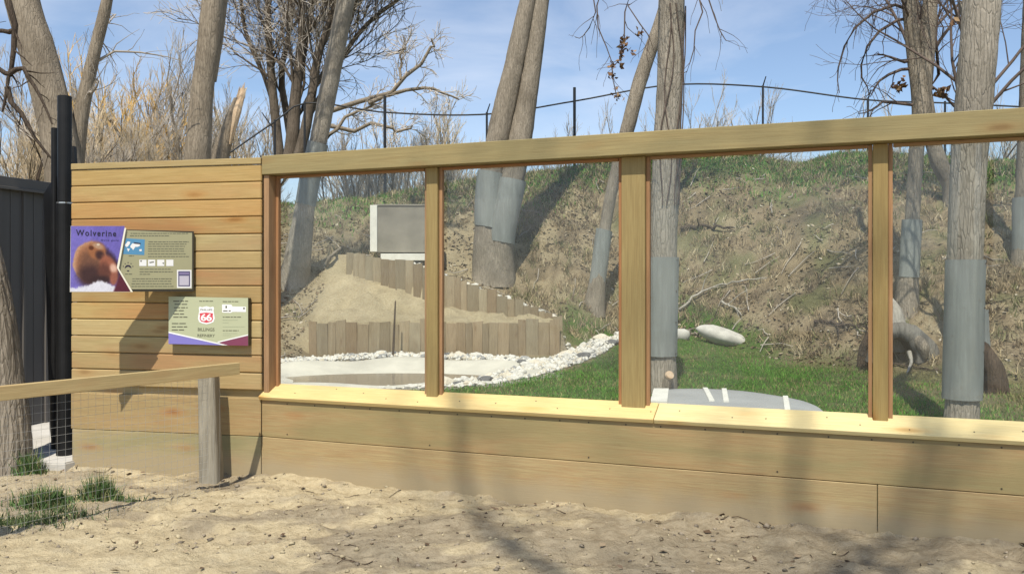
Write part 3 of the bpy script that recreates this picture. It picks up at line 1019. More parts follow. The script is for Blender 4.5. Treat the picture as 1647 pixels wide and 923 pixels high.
# picture plate, proud of the panel
EDG = [(700, 70), (703, 95), (605, 575), (780, 878)]


def redge(zy):
    return float(np.interp(zy, [68, 95, 580, 875], [706, 700, 606, 778]))


pl = poly('picture_plate', s1, MS, [S5(18, 880), S5(796, 880), S5(622, 590), S5(712, 92), S5(28, 66)], 0.012, M['cream'], 0.004)
NU, NV = 120, 120
Vp, Cp = [], []


def pic(zx, zy):
    """Printed picture: a brown furred animal with lowered head on pale ground before purple."""
    n = float(fbm(zx / 60.0, zy / 60.0, 4)); n2 = float(fbm(zx / 16.0, zy / 22.0, 3))
    bg = np.array((108, 98, 174.0)) * (1 + 0.05 * n) + (8 if zx < 300 else 0)
    c = bg

    def ell(cx, cy, rx, ry, rot=0.0):
        dx, dy = zx - cx, zy - cy
        x = dx * math.cos(rot) + dy * math.sin(rot); y = -dx * math.sin(rot) + dy * math.cos(rot)
        return math.sqrt((x / rx) ** 2 + (y / ry) ** 2)

    def put(c, col, q, soft=0.12):
        a = float(1 - ss(1 - soft, 1 + soft, q + 0.05 * n + 0.03 * n2)); return c * (1 - a) + np.array(col, float) * a
    fur = float(fbm((zx + zy * 0.6) / 9.0, (zy - zx * 0.5) / 34.0, 3))
    n2 = n2 * 0.6 + fur
    c = put(c, (58, 42, 60), ell(500, 540, 110, 230, -0.5), 0.3)
    c = put(c, (190, 150, 122), ell(265, 510, 208, 250, 0.1), 0.05)
    c = put(c, (165, 112, 80), ell(275, 500, 180, 225, 0.1), 0.25)
    c = put(c, (112, 78, 62), ell(265, 540, 140, 190, 0.15), 0.45)
    c = put(c, (66, 46, 46), ell(270, 680, 160, 130, 0.0), 0.5)
    c = put(c, (150, 98, 66), ell(350, 370, 110, 105, 0.5), 0.25)
    c = put(c, (172, 138, 112), ell(365, 315, 70, 32, 0.35), 0.5)
    c = put(c, (92, 52, 36), ell(282, 338, 30, 26), 0.4)
    c = put(c, (206, 190, 172), ell(368, 296, 20, 14), 0.5)
    c = put(c, (66, 44, 44), ell(392, 430, 62, 52, 0.7), 0.5)
    c = put(c, (40, 28, 32), ell(412, 462, 26, 20, 0.5), 0.5)
    c = put(c, (150, 92, 72), ell(500, 580, 95, 165, -0.4), 0.25)
    c = put(c, (96, 60, 52), ell(450, 650, 80, 130, -0.2), 0.5)
    c = put(c, (56, 40, 42), ell(400, 740, 120, 60, 0.0), 0.5)
    c = put(c, (208, 168, 148), ell(556, 590, 42, 58, -0.3), 0.5)
    c = put(c, (148, 92, 76), ell(560, 720, 46, 80, 0.1), 0.4)
    snow = 800 - 70 * math.exp(-((zx - 400) / 130.0) ** 2) + 20 * n2 + 0.09 * abs(zx - 330)
    a = float(ss(-12, 22, zy - snow)) * float(1 - ss(600, 720, zx))
    c = c * (1 - a) + np.array((214, 214, 224)) * a
    a = float(ss(0, 30, (zx - 560) * 0.9 + (zy - 620) * 0.35 - 70)) * float(ss(600, 640, zy))
    c = c * (1 - a) + np.array((88, 40, 54)) * a
    return np.clip(c * (1 + 0.07 * n2), 0, 255)


for j in range(NV):
    zy = 68 + (878 - 68) * j / (NV - 1)
    x0 = 30 - 8 * j / (NV - 1); x1 = redge(zy) - 10
    for i in range(NU):
        zx = x0 + (x1 - x0) * i / (NU - 1)
        yy = min(zy, 876); u, v = S5(zx, yy)
        Vp.append(MS @ Vector((u, v, 0.0168))); Cp.append(s2l(pic(zx, zy)))
idx = np.arange(NU * NV).reshape(NV, NU)
Fp = np.stack([idx[:-1, :-1], idx[1:, :-1], idx[1:, 1:], idx[:-1, 1:]], -1).reshape(-1, 4)
me = mesh_data('picture_print', np.array([tuple(MS.inverted() @ v) for v in Vp]), Fp, M['print'], cols=np.array(Cp))
place('picture_print', me, pl, MS)
a = S5(92, 188); b = S5(590, 118)
text('title_lettering', pl, MS, 'Wolverine', a[0], a[1], b[0] - a[0], S5(92, 112)[1] - a[1], 0.0172, M['sblack'], 1.25, 0.022)
a = S5(400, 256); b = S5(620, 236)
text('subtitle_lettering', pl, MS, 'Gulo gulo', a[0], a[1], b[0] - a[0], 0.016, 0.0172, M['sblack'], 1.25, 0.0, 0.3)
# brackets to the wall
for u, z in ((0.33, 0.25), (0.62, 0.25)):
    q = SO + AX * u - SN * 0.05 + ZV * z
    bb = wq(0, 0, 0); dist = (q - W0).dot(N2)
    bm = box_bm(0.035, max(dist - 0.004, 0.02), 0.035, 0.002)
    mk_bm('bracket', bm, M['frame'], s1, frame(q, U2, -N2, ZV))

# sponsor sign
O2 = wq(-0.95, 0.055, 1.0); O2 = Vector((O2.x, O2.y, 1.0))
uv2 = plane_uv(O2, U2)
S6 = lambda zx, zy: uv2(265 + zx / 9.23, 470 + zy / 9.23)
MS2 = frame(O2, U2, ZV, N2)
s2 = thing('sponsor_sign', 'smaller sage sponsor sign with red shield mounted below the tilted sign', 'sign', O2)
a, b = S6(62, 770), S6(1240, 85)
bm = box_bm(b[0] - a[0], b[1] - a[1], 0.045, 0.002)
mk_bm('frame', bm, M['frame'], s2, frame(O2 + U2 * a[0] + ZV * a[1] - N2 * 0.0465, U2, ZV, N2))
pn = poly('panel', s2, MS2, [S6(60, 765), S6(1240, 793), S6(1238, 85), S6(60, 62)], 0.0, M['sage2'], 0.003)
rows = [(130, 350, 132), (150, 350, 178), (140, 345, 228), (150, 300, 272), (130, 290, 322), (130, 340, 368), (110, 330, 463), (108, 338, 512), (108, 290, 558)]
polys('text_lines', pn, MS2, lines(S6, rows, 15), 0.0034, M['sink'], 0.0004)
rows = [(515, 735, 132), (865, 1095, 138), (865, 1135, 368), (865, 1100, 568)]
polys('text_headings', pn, MS2, lines(S6, rows, 12), 0.0034, M['sink'], 0.0004)
rows = [(865, 1090, 412), (865, 960, 450), (865, 1190, 512), (865, 1080, 610), (865, 1000, 640)]
polys('text_small', pn, MS2, lines(S6, rows, 6), 0.0034, flat('sign_grey', s2l((150, 156, 130))), 0.0004)
poly('violet_band', pn, MS2, [S6(60, 764), S6(880, 785), S6(900, 772), S6(60, 600)], 0.0034, M['violet'], 0.0004)
poly('plum_band', pn, MS2, [S6(860, 785), S6(1240, 792), S6(1240, 640), S6(820, 742)], 0.0036, M['plum'], 0.0004)
polys('white_stripes', pn, MS2, [[S6(60, 604), S6(860, 783), S6(940, 785), S6(62, 582)], [S6(800, 745), S6(1240, 640), S6(1240, 622), S6(780, 734)]], 0.0042, M['swhite'], 0.0003)


def shield(k, dx=0, dy=0):
    pts = [(510, 232), (522, 212), (560, 222), (620, 206), (680, 222), (722, 212), (736, 232), (728, 280), (738, 330), (746, 390), (728, 440), (680, 462), (622, 474), (560, 462), (515, 440), (496, 390), (505, 330), (516, 280)]
    return [S6(622 + (x - 622) * k + dx, 345 + (y - 345) * k + dy) for x, y in pts[::-1]]


shd = poly('shield_emblem', pn, MS2, shield(1.0), 0.0034, M['swhite'], 0.0008)
poly('shield_red', shd, MS2, [S6(x, y) for x, y in [(520, 312), (620, 300), (722, 312), (716, 345), (722, 395), (700, 432), (622, 452), (545, 432), (522, 395), (528, 345)][::-1]], 0.0044, M['sred'], 0.0003)
a = S6(540, 424)
text('shield_number', shd, MS2, '66', a[0], a[1], S6(704, 424)[0] - a[0], S6(540, 318)[1] - a[1], 0.0049, M['swhite'], 0.95, 0.03)
a = S6(535, 272)
text('shield_lettering', shd, MS2, 'PHILLIPS', a[0], a[1], S6(710, 272)[0] - a[0], 0.0145, 0.0044, M['sink'], 1.0, 0.01)
a = S6(495, 574)
text('line_lettering', pn, MS2, 'BILLINGS', a[0], a[1], S6(742, 570)[0] - a[0], 0.026, 0.0034, M['sink'], 1.0, 0.01)
a = S6(490, 660)
text('line_lettering', pn, MS2, 'REFINERY', a[0], a[1], S6(748, 650)[0] - a[0], 0.022, 0.0034, M['sink'], 1.0, 0.01)
lg = poly('logo_card', pn, MS2, [S6(855, 300), S6(985, 305), S6(1010, 290), S6(1208, 292), S6(1208, 215), S6(1010, 210), S6(990, 182), S6(855, 180)], 0.0034, M['swhite'], 0.0004)
polys('logo_marks', lg, MS2, lines(S6, [(870, 985, 275)], 16) + [rect(S6, 905, 200, 928, 236), rect(S6, 1165, 228, 1195, 250)], 0.004, M['sink'], 0.0003)

# ------------------------------------------------------------------ rail fence in front
rf = thing('rail_fence', 'wooden hand rail on a leaning grey post with wire mesh below', 'fence', P(340, 772, 6.95))
RE = P(386, 583, 6.72); RN = P(0, 621, 5.30)
rx = (RN - RE); rx.z *= 0.5
RLd = (RE - RN); RLd.normalize()
RSTART = RE - RLd * 3.4
ry = Vector((RLd.y, -RLd.x, 0)).normalized()      # toward camera/right side
bm = box_bm(3.4, 0.036, 0.089, 0.003)
zx = RLd.cross(-ry)
o = mk_bm('rail', bm, M['wood'], rf, frame(RSTART - ZV * 0.089, RLd, -ry, RLd.cross(-ry)))
# grey post
pb = P(340, 776, 6.98); ptp = P(335, 596, 6.98)
pts = [pb - ZV * 0.3, pb + ZV * 0.02, (pb + ptp) / 2, ptp + ZV * 0.03]
c, r = cat_rom(pts, [0.088, 0.086, 0.080, 0.074], 50)
V, FF = [], []
ns_ = 32
for i_, (cc_, rr_) in enumerate(zip(c, r)):
    for j_ in range(ns_):
        th = 2 * PI * j_ / ns_ + 0.25; ct, st = math.cos(th), math.sin(th)
        k_ = 1.0 / (abs(ct) ** 5 + abs(st) ** 5) ** 0.2                       # rounded square
        k_ *= 1 + 0.035 * float(fbm(ct * 2 + i_ * 0.05, st * 2 - i_ * 0.04, 3)) + 0.018 * float(fbm(th * 6, i_ * 0.06, 2))
        zc = cc_[2] - (0.03 * (1 + math.cos(th * 2)) if i_ == 49 else 0)
        V.append((cc_[0] + rr_ * 0.92 * k_ * ct, cc_[1] + rr_ * k_ * st, zc))
for i_ in range(49):
    for j_ in range(ns_):
        a_, b_ = i_ * ns_ + j_, i_ * ns_ + (j_ + 1) % ns_
        FF.append((a_, b_, b_ + ns_, a_ + ns_))
V.append(tuple(c[-1] + np.array((0, 0, 0.012))))
FF += [(49 * ns_ + j_, 49 * ns_ + (j_ + 1) % ns_, len(V) - 1) for j_ in range(ns_)]


def lumber_upright(name, c_src):
    t = NT(name)
    n1 = t.noise(t.coords((22, 22, 1.2), 0), 3.0, 6, 0.65, 0.6)
    n2 = t.noise(t.coords((3, 3, 1.4), 0), 3.0, 3)
    c = t.mix(t.ramp(n1, [(0.3, 0), (0.68, 1)]), tuple(v * 0.55 for v in c_src), c_src)
    c = t.mix(t.ramp(n2, [(0.45, 0), (0.75, 0.4)]), c, tuple(v * 1.2 for v in c_src))
    return t.fin(c, 0.9, t.bump(n1, 0.7, 0.012), spec=0.15)


M['post_grey'] = lumber_upright('grey_post_wood', (0.36, 0.325, 0.255))
o = mk('post', V, FF, M['post_grey'], rf, smooth=True)
for u in (-2.1,):
    q = RE + RLd * u + ry * 0.0 - ZV * 0.089
    gz = float(near_h(q.x, q.y))
    pts = [Vector((q.x, q.y, gz - 0.2)) - ry * 0.11, Vector((q.x, q.y, gz + 0.3)) - ry * 0.11, Vector((q.x, q.y, q.z + 0.06)) - ry * 0.11]
    V, F, tri, c, r = trunk_np(pts, [0.085, 0.08, 0.07], 20, 40, 0.1, 8.0, 9, True)
    mk('post', V, [tuple(f) for f in F.tolist()] + tri, M['post_grey'], rf, smooth=True)
# mesh wire
paths = []
L = 3.3
nv = int(L / 0.0508)
zt = 0.0
wires = []
for k in range(nv + 1):
    q = RSTART + RLd * (k * 0.0508) - ry * 0.045
    top = q.z - 0.03; g = float(near_h(q.x, q.y)) - 0.03
    wires.append([(q.x, q.y, g), (q.x + R.uniform(-.004, .004), q.y, (g + top) / 2), (q.x, q.y, top)])
for j in range(17):
    z = 0.02 + j * 0.0508
    a = RSTART - ry * 0.045; b = RE - RLd * 0.25 - ry * 0.045
    wires.append([(a.x, a.y, z), ((a.x + b.x) / 2, (a.y + b.y) / 2 + .004, z + R.uniform(-.006, .006)), (b.x, b.y, z)])
wv = np.array(wires)
V, F = tubes_np(wv, np.full(wv.shape[:2], 0.00075), 4)
mk('wire_mesh', V, F, M['wire'], rf)

# ------------------------------------------------------------------ black pole at the wall end, metal fence, concrete pad
D0 = 7.72
bp = P(104, 752, D0); bp.z = 0
pole = thing('black_pole', 'tall black steel pole standing at the left end of the plank wall', 'pole', bp)


def cyl_v(x, y, z0, z1, r, seg=24, bev=0.004):
    bm = bmesh.new()
    bmesh.ops.create_cone(bm, cap_ends=True, segments=seg, radius1=r, radius2=r, depth=z1 - z0, matrix=Matrix.Translation((x, y, (z0 + z1) / 2)))
    es = [e for e in bm.edges if abs(e.verts[0].co.z - e.verts[1].co.z) < 1e-6]
    if bev: bmesh.ops.bevel(bm, geom=es, offset=bev, segments=2, affect='EDGES')
    return bm


zt = P(104, 155, D0).z
mk_bm('tube', cyl_v(bp.x, bp.y, 2.24, zt, 0.058), M['black'], pole, smooth=False)
mk_bm('sleeve', cyl_v(bp.x, bp.y, -0.1, 2.225, 0.068), M['black'], pole)
mk_bm('collar', cyl_v(bp.x, bp.y, 2.226, 2.239, 0.0665, bev=0.002), M['steel'], pole)
sp = P(87.5, 206, 8.0)
mk_bm('side_tube', cyl_v(sp.x, sp.y, -0.1, sp.z, 0.028, 14), M['black'], pole)
q0 = P(131, 240, 8.2)
bm = bmesh.new()
add_box(bm, frame(Vector((P(117, 262, 8.05).x, 8.05, 2.0)), Vector((1, 0, 0)), Vector((0, 1, 0)), ZV), 0.06, 0.05, 0.78)
for v in bm.verts:
    if v.co.z > 2.7: v.co.x -= 0.05
mk_bm('hinge_plate', bm, M['black'], pole)

gp = thing('gate_frame', 'black sheet metal gate edge between the pole and the charcoal fence', 'gate', P(82, 720, 8.3))
prof = [P(70, 312, 8.7), P(88, 284, 8.25), P(97, 284, 7.95), P(100, 752, 7.95), P(84, 722, 8.25), P(80, 690, 8.7)]
bm = bmesh.new()
th = Vector((0.045, 0.0, 0))
va = [bm.verts.new(p) for p in prof]; vb = [bm.verts.new(p + th) for p in prof]
bm.faces.new(va); bm.faces.new(vb[::-1])
for i in range(len(prof)):
    j = (i + 1) % len(prof); bm.faces.new((va[j], va[i], vb[i], vb[j]))
bmesh.ops.recalc_face_normals(bm, faces=bm.faces[:])
mk_bm('gate_leaf', bm, M['black'], gp)

mf = thing('metal_fence', 'charcoal standing seam sheet metal fence behind the left tree', 'fence', (-5.2, 9.0, 0))
fa = Vector((-4.93, 9.75, 0)); fb = Vector((-5.33, 8.2, 0)); fc = Vector((-5.9, 6.2, 0))
fd = (fc - fa).normalized(); fn = Vector((-fd.y, fd.x, 0))
if fn.x < 0: fn = -fn
pwid = 0.30
for k in range(12):
    p = fa + fd * (k * pwid)
    bm = box_bm(pwid - 0.006, 0.012, 2.48, 0.002)
    add_box(bm, Matrix.Translation((pwid - 0.05, -0.024, 0)), 0.028, 0.030, 2.48)
    add_box(bm, Matrix.Translation((0.11, -0.006, 0)), 0.016, 0.010, 2.48)
    mk_bm('panel', bm, M['dark_metal'], mf, frame(p + ZV * 0.03, fd, -fn, ZV) if False else frame(p + ZV * 0.03, fd, fd.cross(ZV) * (1 if fd.cross(ZV).dot(fn) < 0 else -1), ZV))
yy = fd.cross(ZV) * (1 if fd.cross(ZV).dot(fn) < 0 else -1)
bm = box_bm(3.7, 0.10, 0.10, 0.004); mk_bm('top_cap', bm, M['dark_metal'], mf, frame(fa + ZV * 2.51 - yy * 0.06, fd, yy, ZV))
bm = box_bm(3.7, 0.014, 0.03, 0.003); mk_bm('cap_trim', bm, M['dark_metal'], mf, frame(fa + ZV * 2.48 - yy * 0.075, fd, yy, ZV))

pad = [P(40, 690, 9.4), P(92, 672, 9.9), P(125, 752, 7.5), P(58, 770, 7.35)]
pad = [Vector((-5.3, 9.9, 0)), Vector((-4.55, 10.0, 0)), Vector((-3.62, 7.62, 0)), Vector((-3.72, 7.38, 0)), Vector((-4.25, 7.32, 0))]
bm = bmesh.new()
va = [bm.verts.new((p.x, p.y, -0.1)) for p in pad]; vb = [bm.verts.new((p.x, p.y, 0.045)) for p in pad]
bm.faces.new(va); bm.faces.new(vb[::-1])
for i in range(len(pad)):
    j = (i + 1) % len(pad); bm.faces.new((va[i], va[j], vb[j], vb[i]))
bmesh.ops.recalc_face_normals(bm, faces=bm.faces[:])
bmesh.ops.bevel(bm, geom=[e for e in bm.edges if min(e.verts[0].co.z, e.verts[1].co.z) > 0], offset=0.012, segments=2, affect='EDGES')
tagit(mk_bm('concrete_path', bm, M['concrete']), kind='structure')


# ------------------------------------------------------------------ trees
def gz(x, y):
    return float(terrain(x, y)) if behind(np.array(x), np.array(y)) > 0 else float(near_h(x, y))


def crown(root, c, r, tmin, levels, mat, seed, limb_mat=None, name='crown'):
    """Limbs and twigs growing from trunk path c (n,3), r."""
    rng = np.random.RandomState(seed)
    pp, pr = c[None], r[None]
    parts = []
    for li, kw in enumerate(levels):
        kw = dict(kw)
        sides = kw.pop('sides', 4)
        if li == 0: kw['tmin'] = tmin
        pp, pr = grow(pp, pr, rng=rng, **kw)
        pr = np.maximum(pr, kw.get('_min', 0.0035))
        parts.append(tubes_np(pp, pr, sides))
    V, F = join_np(parts)
    return mk(name, V, F, mat, root)


STD = [dict(m=11, L=4.2, spread=0.75, up=0.25, k=8, wig=0.12, rr=0.42, sides=7),
       dict(m=9, L=1.7, spread=0.7, up=0.12, k=6, wig=0.16, rr=0.5, sides=4),
       dict(m=8, L=0.75, spread=0.6, up=0.05, k=4, wig=0.18, rr=0.5, sides=3)]


def wrap(root, c, r, z0, z1, tilt=0.0, lap=True, extra=0.02):
    """Grey sheet wrapped round a trunk between heights z0 and z1."""
    zs = np.linspace(z0, z1, 17)
    cx = np.interp(zs, c[:, 2], c[:, 0]); cy = np.interp(zs, c[:, 2], c[:, 1])
    rm = float(np.interp((z0 + z1) / 2, c[:, 2], r)) * 1.06 + extra
    seg = 40; V = []; F = []
    for i, zz in enumerate(zs):
        for j in range(seg + 3):
            th = -PI / 2 + 0.9 + 2 * PI * j / seg
            rr = rm + 0.006 * (j / seg) + 0.004 * math.sin(3 * th + zz * 2) + rm * 0.035 * float(fbm(math.cos(th) * 1.6 + zz * 1.3 + c[0][0], math.sin(th) * 1.6 + zz * 0.9, 2))
            V.append((cx[i] + rr * math.cos(th), cy[i] + rr * math.sin(th), zz + tilt * math.cos(th) * rr))
    n = seg + 3
    for i in range(16):
        for j in range(n - 1):
            F.append((i * n + j, i * n + j + 1, (i + 1) * n + j + 1, (i + 1) * n + j))
    o = mk('trunk_wrap', V, F, M['wrap'], root, smooth=True)
    md = o.modifiers.new('thickness', 'SOLIDIFY'); md.thickness = 0.006; md.offset = -1
    o.modifiers.new('edges', 'EDGE_SPLIT').split_angle = math.radians(40)
    bm = bmesh.new()
    for zz in np.linspace(z0 + 0.04, z1 - 0.04, max(3, int((z1 - z0) / 0.3))):
        th = -PI / 2 + 0.86; cx_, cy_ = np.interp(zz, c[:, 2], c[:, 0]), np.interp(zz, c[:, 2], c[:, 1])
        q = Vector((cx_ + (rm + 0.012) * math.cos(th), cy_ + (rm + 0.012) * math.sin(th), zz))
        nrm = Vector((math.cos(th), math.sin(th), 0))
        bmesh.ops.create_cone(bm, cap_ends=True, segments=6, radius1=0.010, radius2=0.008, depth=0.008, matrix=frame(q, nrm.cross(ZV), ZV, nrm))
    sc_ = mk_bm('screw_heads', bm, M['screw'], o); sc_['kind'] = 'stuff'
    return o


def tree(label, cat, pts, rad, mat='bark', wraps=(), sides=28, n=90, rough=0.08, seed=1.0, top=4.0, lean=None,
         crown_lv=STD, tmin=0.62, tmat='twig_grey', group=None, name='cottonwood_tree', ridges=11, extend=True):
    pts = [Vector(p) for p in pts]; rad = list(rad)
    base = pts[0].copy()
    root = thing(name, label, cat, base, group)
    if extend:
        d = (pts[-1] - pts[-2]).normalized()
        d1 = (d + Vector((0, 0, 0.25))).normalized()
        pts.append(pts[-1] + d1 * top * 0.5); rad.append(rad[-1] * 0.72)
        pts.append(pts[-1] + (d1 + Vector((R.uniform(-.2, .2), R.uniform(-.2, .2), 0.1))).normalized() * top * 0.5); rad.append(rad[-1] * 0.5)
    pts = [base - Vector((0, 0, 0.25))] + pts; rad = [rad[0] * 1.12] + rad
    V, F, _, c, r = trunk_np(pts, rad, sides, n, rough, seed, ridges)
    mk('trunk', V, F, M[mat], root, smooth=True)
    for w in wraps: wrap(root, c, r, *w)
    if crown_lv: crown(root, c, r, tmin, crown_lv, M[tmat], int(seed * 17) + 3)
    return root, c, r


def on(px, py, **k):
    h = hit(px, py, **k)
    return h


# T1 leaning trunk in the first window
b = on(474, 452); D = b.y
T = tree('leaning pale trunk with grey wrap seen in the leftmost window', 'tree', [b, P(484, 380, D - .1), P(496, 300, D - .2), P(512, 230, D - .3), P(535, 110, D - .4), P(556, 0, D - .5)],
         [0.36, 0.27, 0.20, 0.195, 0.20, 0.20], 'bark_pale', [(P(0, 330, D).z, P(0, 234, D).z, -0.25)], seed=1.3, top=6)
# T2 twin trunk
b = on(790, 446); D = b.y
r2, c2, _ = tree('big twin trunk with two grey wraps above the palisade', 'tree', [b, P(786, 370, D), P(788, 300, D), P(806, 200, D), P(830, 90, D), P(849, 0, D)],
                 [0.50, 0.34, 0.30, 0.285, 0.235, 0.205], 'bark', [(P(0, 366, D).z, P(0, 278, D).z, -0.18)], seed=2.1, top=6, rough=0.1)
pts = [b + Vector((0.25, 0.05, -0.2)), P(806, 385, D - .1), P(822, 300, D - .1), P(838, 215, D), P(855, 110, D + .05), P(870, 0, D + .1), P(890, -120, D + .2), P(915, -260, D + .4)]
V, F, _, c, r = trunk_np(pts, [0.38, 0.32, 0.29, 0.285, 0.235, 0.205, 0.15, 0.06], 28, 90, 0.1, 6.6)
mk('trunk', V, F, M['bark'], r2, smooth=True)
wrap(r2, c, r, P(0, 390, D).z, P(0, 290, D).z, -0.18)
# T3 slim leaning
b = on(956, 494); D = b.y
T = tree('slim leaning trunk with a narrow grey wrap left of the wide post', 'tree', [b, P(964, 430, D), P(974, 360, D), P(990, 280, D), P(1010, 205, D), P(1033, 120, D), P(1062, 35, D)],
         [0.26, 0.17, 0.135, 0.14, 0.17, 0.17, 0.15], 'bark', [(P(0, 458, D).z, P(0, 370, D).z, -0.25)], seed=3.3, top=3, tmin=0.8)
# T4 straight big trunk in the third window
D = 12.3; b = Vector((P(1064, 600, D).x, D, 0.0))
LV4 = [dict(m=15, L=2.3, spread=1.1, up=-0.02, k=9, wig=0.14, rr=0.2, sides=5, droop=0.35),
       dict(m=9, L=1.5, spread=0.65, up=-0.15, k=8, wig=0.12, rr=0.5, sides=3, droop=0.35),
       dict(m=4, L=0.6, spread=0.6, up=-0.05, k=5, wig=0.15, rr=0.6, sides=3)]
r4, c4, rr4 = tree('straight tall trunk with a wide grey wrap in the third window', 'tree', [b, P(1064, 560, D), P(1066, 420, D), P(1072, 250, D), P(1078, 120, D), P(1080, 0, D)],
                   [0.215, 0.185, 0.19, 0.19, 0.18, 0.175], 'bark_pale', [(P(0, 572, D).z, P(0, 414, D).z, 0.0, True, 0.016)], sides=48, n=220, rough=0.07, seed=4.4, top=4.5, crown_lv=LV4, tmin=0.60, ridges=15)
# cut stub at its foot
pts = [Vector((b.x + 0.02, b.y - 0.1, 0.02)), P(1070, 625, D - .16), P(1076, 605, D - .25)]
V, F, tri, c, r = trunk_np(pts, [0.09, 0.075, 0.06], 16, 14, 0.12, 2.0, 7, True)
st = mk('branch_stub', V, [tuple(f) for f in F.tolist()] + tri, M['bark'], r4, smooth=True)
dv = Vector((0.35, -0.8, 0.55)).normalized()
cutp = P(1077, 603, D - .27)
bm = bmesh.new(); bmesh.ops.create_cone(bm, cap_ends=True, segments=14, radius1=0.064, radius2=0.058, depth=0.03, matrix=Matrix.Translation(cutp) @ dv.to_track_quat('Z', 'Y').to_matrix().to_4x4())
mk_bm('cut_face', bm, M['split'], st, None)
# vine stems on the trunk
rv = np.random.RandomState(8); vines = []
for k in range(5):
    th0 = rv.uniform(-2.6, -0.6); pts = []
    for j in range(26):
        zz = 2.6 + j * 0.11; th = th0 + 0.25 * math.sin(j * 0.35 + k * 2) + 0.02 * j * (-1) ** k
        cx = np.interp(zz, c4[:, 2], c4[:, 0]); cy = np.interp(zz, c4[:, 2], c4[:, 1]); rr = np.interp(zz, c4[:, 2], rr4) * 1.07 + 0.008
        pts.append((cx + rr * math.cos(th), cy + rr * math.sin(th), zz))
    vines.append(pts)
V, F = tubes_np(np.array(vines), np.full((5, 26), 0.009), 5)
mk('vine', V, F, M['twig_dark'], r4)
# dead leaves hanging by it


def leaf_cluster(name, root, pts, n, size, spread, seed):
    rng = np.random.RandomState(seed)
    pts = np.array([tuple(p) for p in pts]); i = rng.randint(0, len(pts), n)
    c = pts[i] + rng.normal(size=(n, 3)) * spread
    a = rng.normal(size=(n, 3)); a /= np.linalg.norm(a, axis=1, keepdims=True)
    b_ = np.cross(a, rng.normal(size=(n, 3))); b_ /= np.linalg.norm(b_, axis=1, keepdims=True)
    s = size * (0.6 + 0.8 * rng.rand(n, 1))
    nn = np.cross(a, b_)
    V = np.stack([c - a * s, c + b_ * s * 0.6 + nn * s * 0.25, c + a * s, c - b_ * s * 0.6 + nn * s * 0.25], 1).reshape(-1, 3)
    F = np.stack([np.arange(n) * 4 + j for j in (0, 1, 2, 3)], 1)
    F = np.concatenate([F[:, [0, 1, 2]], F[:, [0, 2, 3]]])
    cc = np.array([(0.16, 0.09, 0.05), (0.10, 0.06, 0.04), (0.26, 0.15, 0.07), (0.33, 0.22, 0.12)])[rng.randint(0, 4, n)]
    o = mk(name, V, F, M['leaf'], root, cols=np.repeat(cc, 4, 0)); o['kind'] = 'stuff'
    return o


Dl = 11.2
tw = [[P(1060, -60, D - .3), P(1020, -30, Dl), P(1005, 20, Dl), P(1004, 60, Dl), P(998, 95, Dl), P(984, 110, Dl), P(986, 130, Dl), P(992, 158, Dl)],
      [P(1060, -50, D - .3), P(975, -40, Dl), P(960, 10, Dl), P(962, 45, Dl), P(975, 75, Dl), P(984, 100, Dl), P(985, 112, Dl), P(986, 120, Dl)],
      [P(1060, -50, D - .3), P(985, -60, Dl), P(950, -30, Dl), P(958, 20, Dl), P(948, 45, Dl), P(938, 58, Dl), P(932, 62, Dl), P(925, 60, Dl)],
      [P(1100, -40, D - .3), P(1120, -20, Dl), P(1130, 20, Dl), P(1118, 50, Dl), P(1116, 80, Dl), P(1110, 100, Dl), P(1105, 115, Dl), P(1096, 120, Dl)],
      [P(1100, -60, D - .3), P(1135, -50, Dl), P(1140, 0, Dl), P(1150, 30, Dl), P(1158, 50, Dl), P(1165, 62, Dl), P(1168, 66, Dl), P(1170, 66, Dl)],
      [P(1060, -40, D - .3), P(1040, -10, Dl), P(1010, 10, Dl), P(1030, 40, Dl), P(1045, 60, Dl), P(1042, 75, Dl), P(1040, 90, Dl), P(1043, 100, Dl)]]
A = np.array([[tuple(p) for p in t] for t in tw])
Q, q = A, np.tile(np.linspace(0.012, 0.004, 8), (len(tw), 1))
Q2, q2 = grow(Q, q, 6, 0.5, 0.7, -0.2, k=6, wig=0.2, rr=0.7, rng=np.random.RandomState(4), droop=0.25)
V, F = join_np([tubes_np(Q, q, 5), tubes_np(Q2, np.maximum(q2, 0.0025), 3)])
mk('hanging_branch', V, F, M['twig_dark'], r4)
leaf_cluster('dead_leaves', r4, [P(1004, 65, Dl), P(1002, 78, Dl), P(1001, 90, Dl), P(997, 102, Dl), P(984, 106, Dl), P(986, 122, Dl), P(990, 145, Dl), P(993, 156, Dl), P(1029, 53, Dl), P(1016, 82, Dl)], 120, 0.035, 0.025, 3)

# T5 right big trunk
D = 9.25; b = Vector((P(1546, 600, D).x, D, 0.0))
LV5 = [dict(m=10, L=3.2, spread=1.0, up=0.1, k=8, wig=0.14, rr=0.25, sides=5, droop=0.12),
       dict(m=8, L=1.2, spread=0.7, up=0.0, k=6, wig=0.15, rr=0.5, sides=3, droop=0.15),
       dict(m=6, L=0.5, spread=0.6, up=-0.05, k=4, wig=0.15, rr=0.6, sides=3)]
r5, c5, rr5 = tree('thick near trunk with a long grey wrap in the right window', 'tree', [b, P(1548, 640, D), P(1552, 420, D), P(1560, 240, D), P(1568, 150, D), P(1580, 0, D)],
                   [0.175, 0.162, 0.168, 0.175, 0.178, 0.18], 'bark_pale', [(P(0, 641, D).z, P(0, 418, D).z, 0.0, True, 0.012)], sides=56, n=260, rough=0.075, seed=5.7, top=5, crown_lv=LV5, tmin=0.66, ridges=17, tmat='twig_dark')
leaf_cluster('dead_leaves', r5, [P(1530, 35, D - .3), P(1532, 40, D - .3)], 8, 0.03, 0.02, 5)

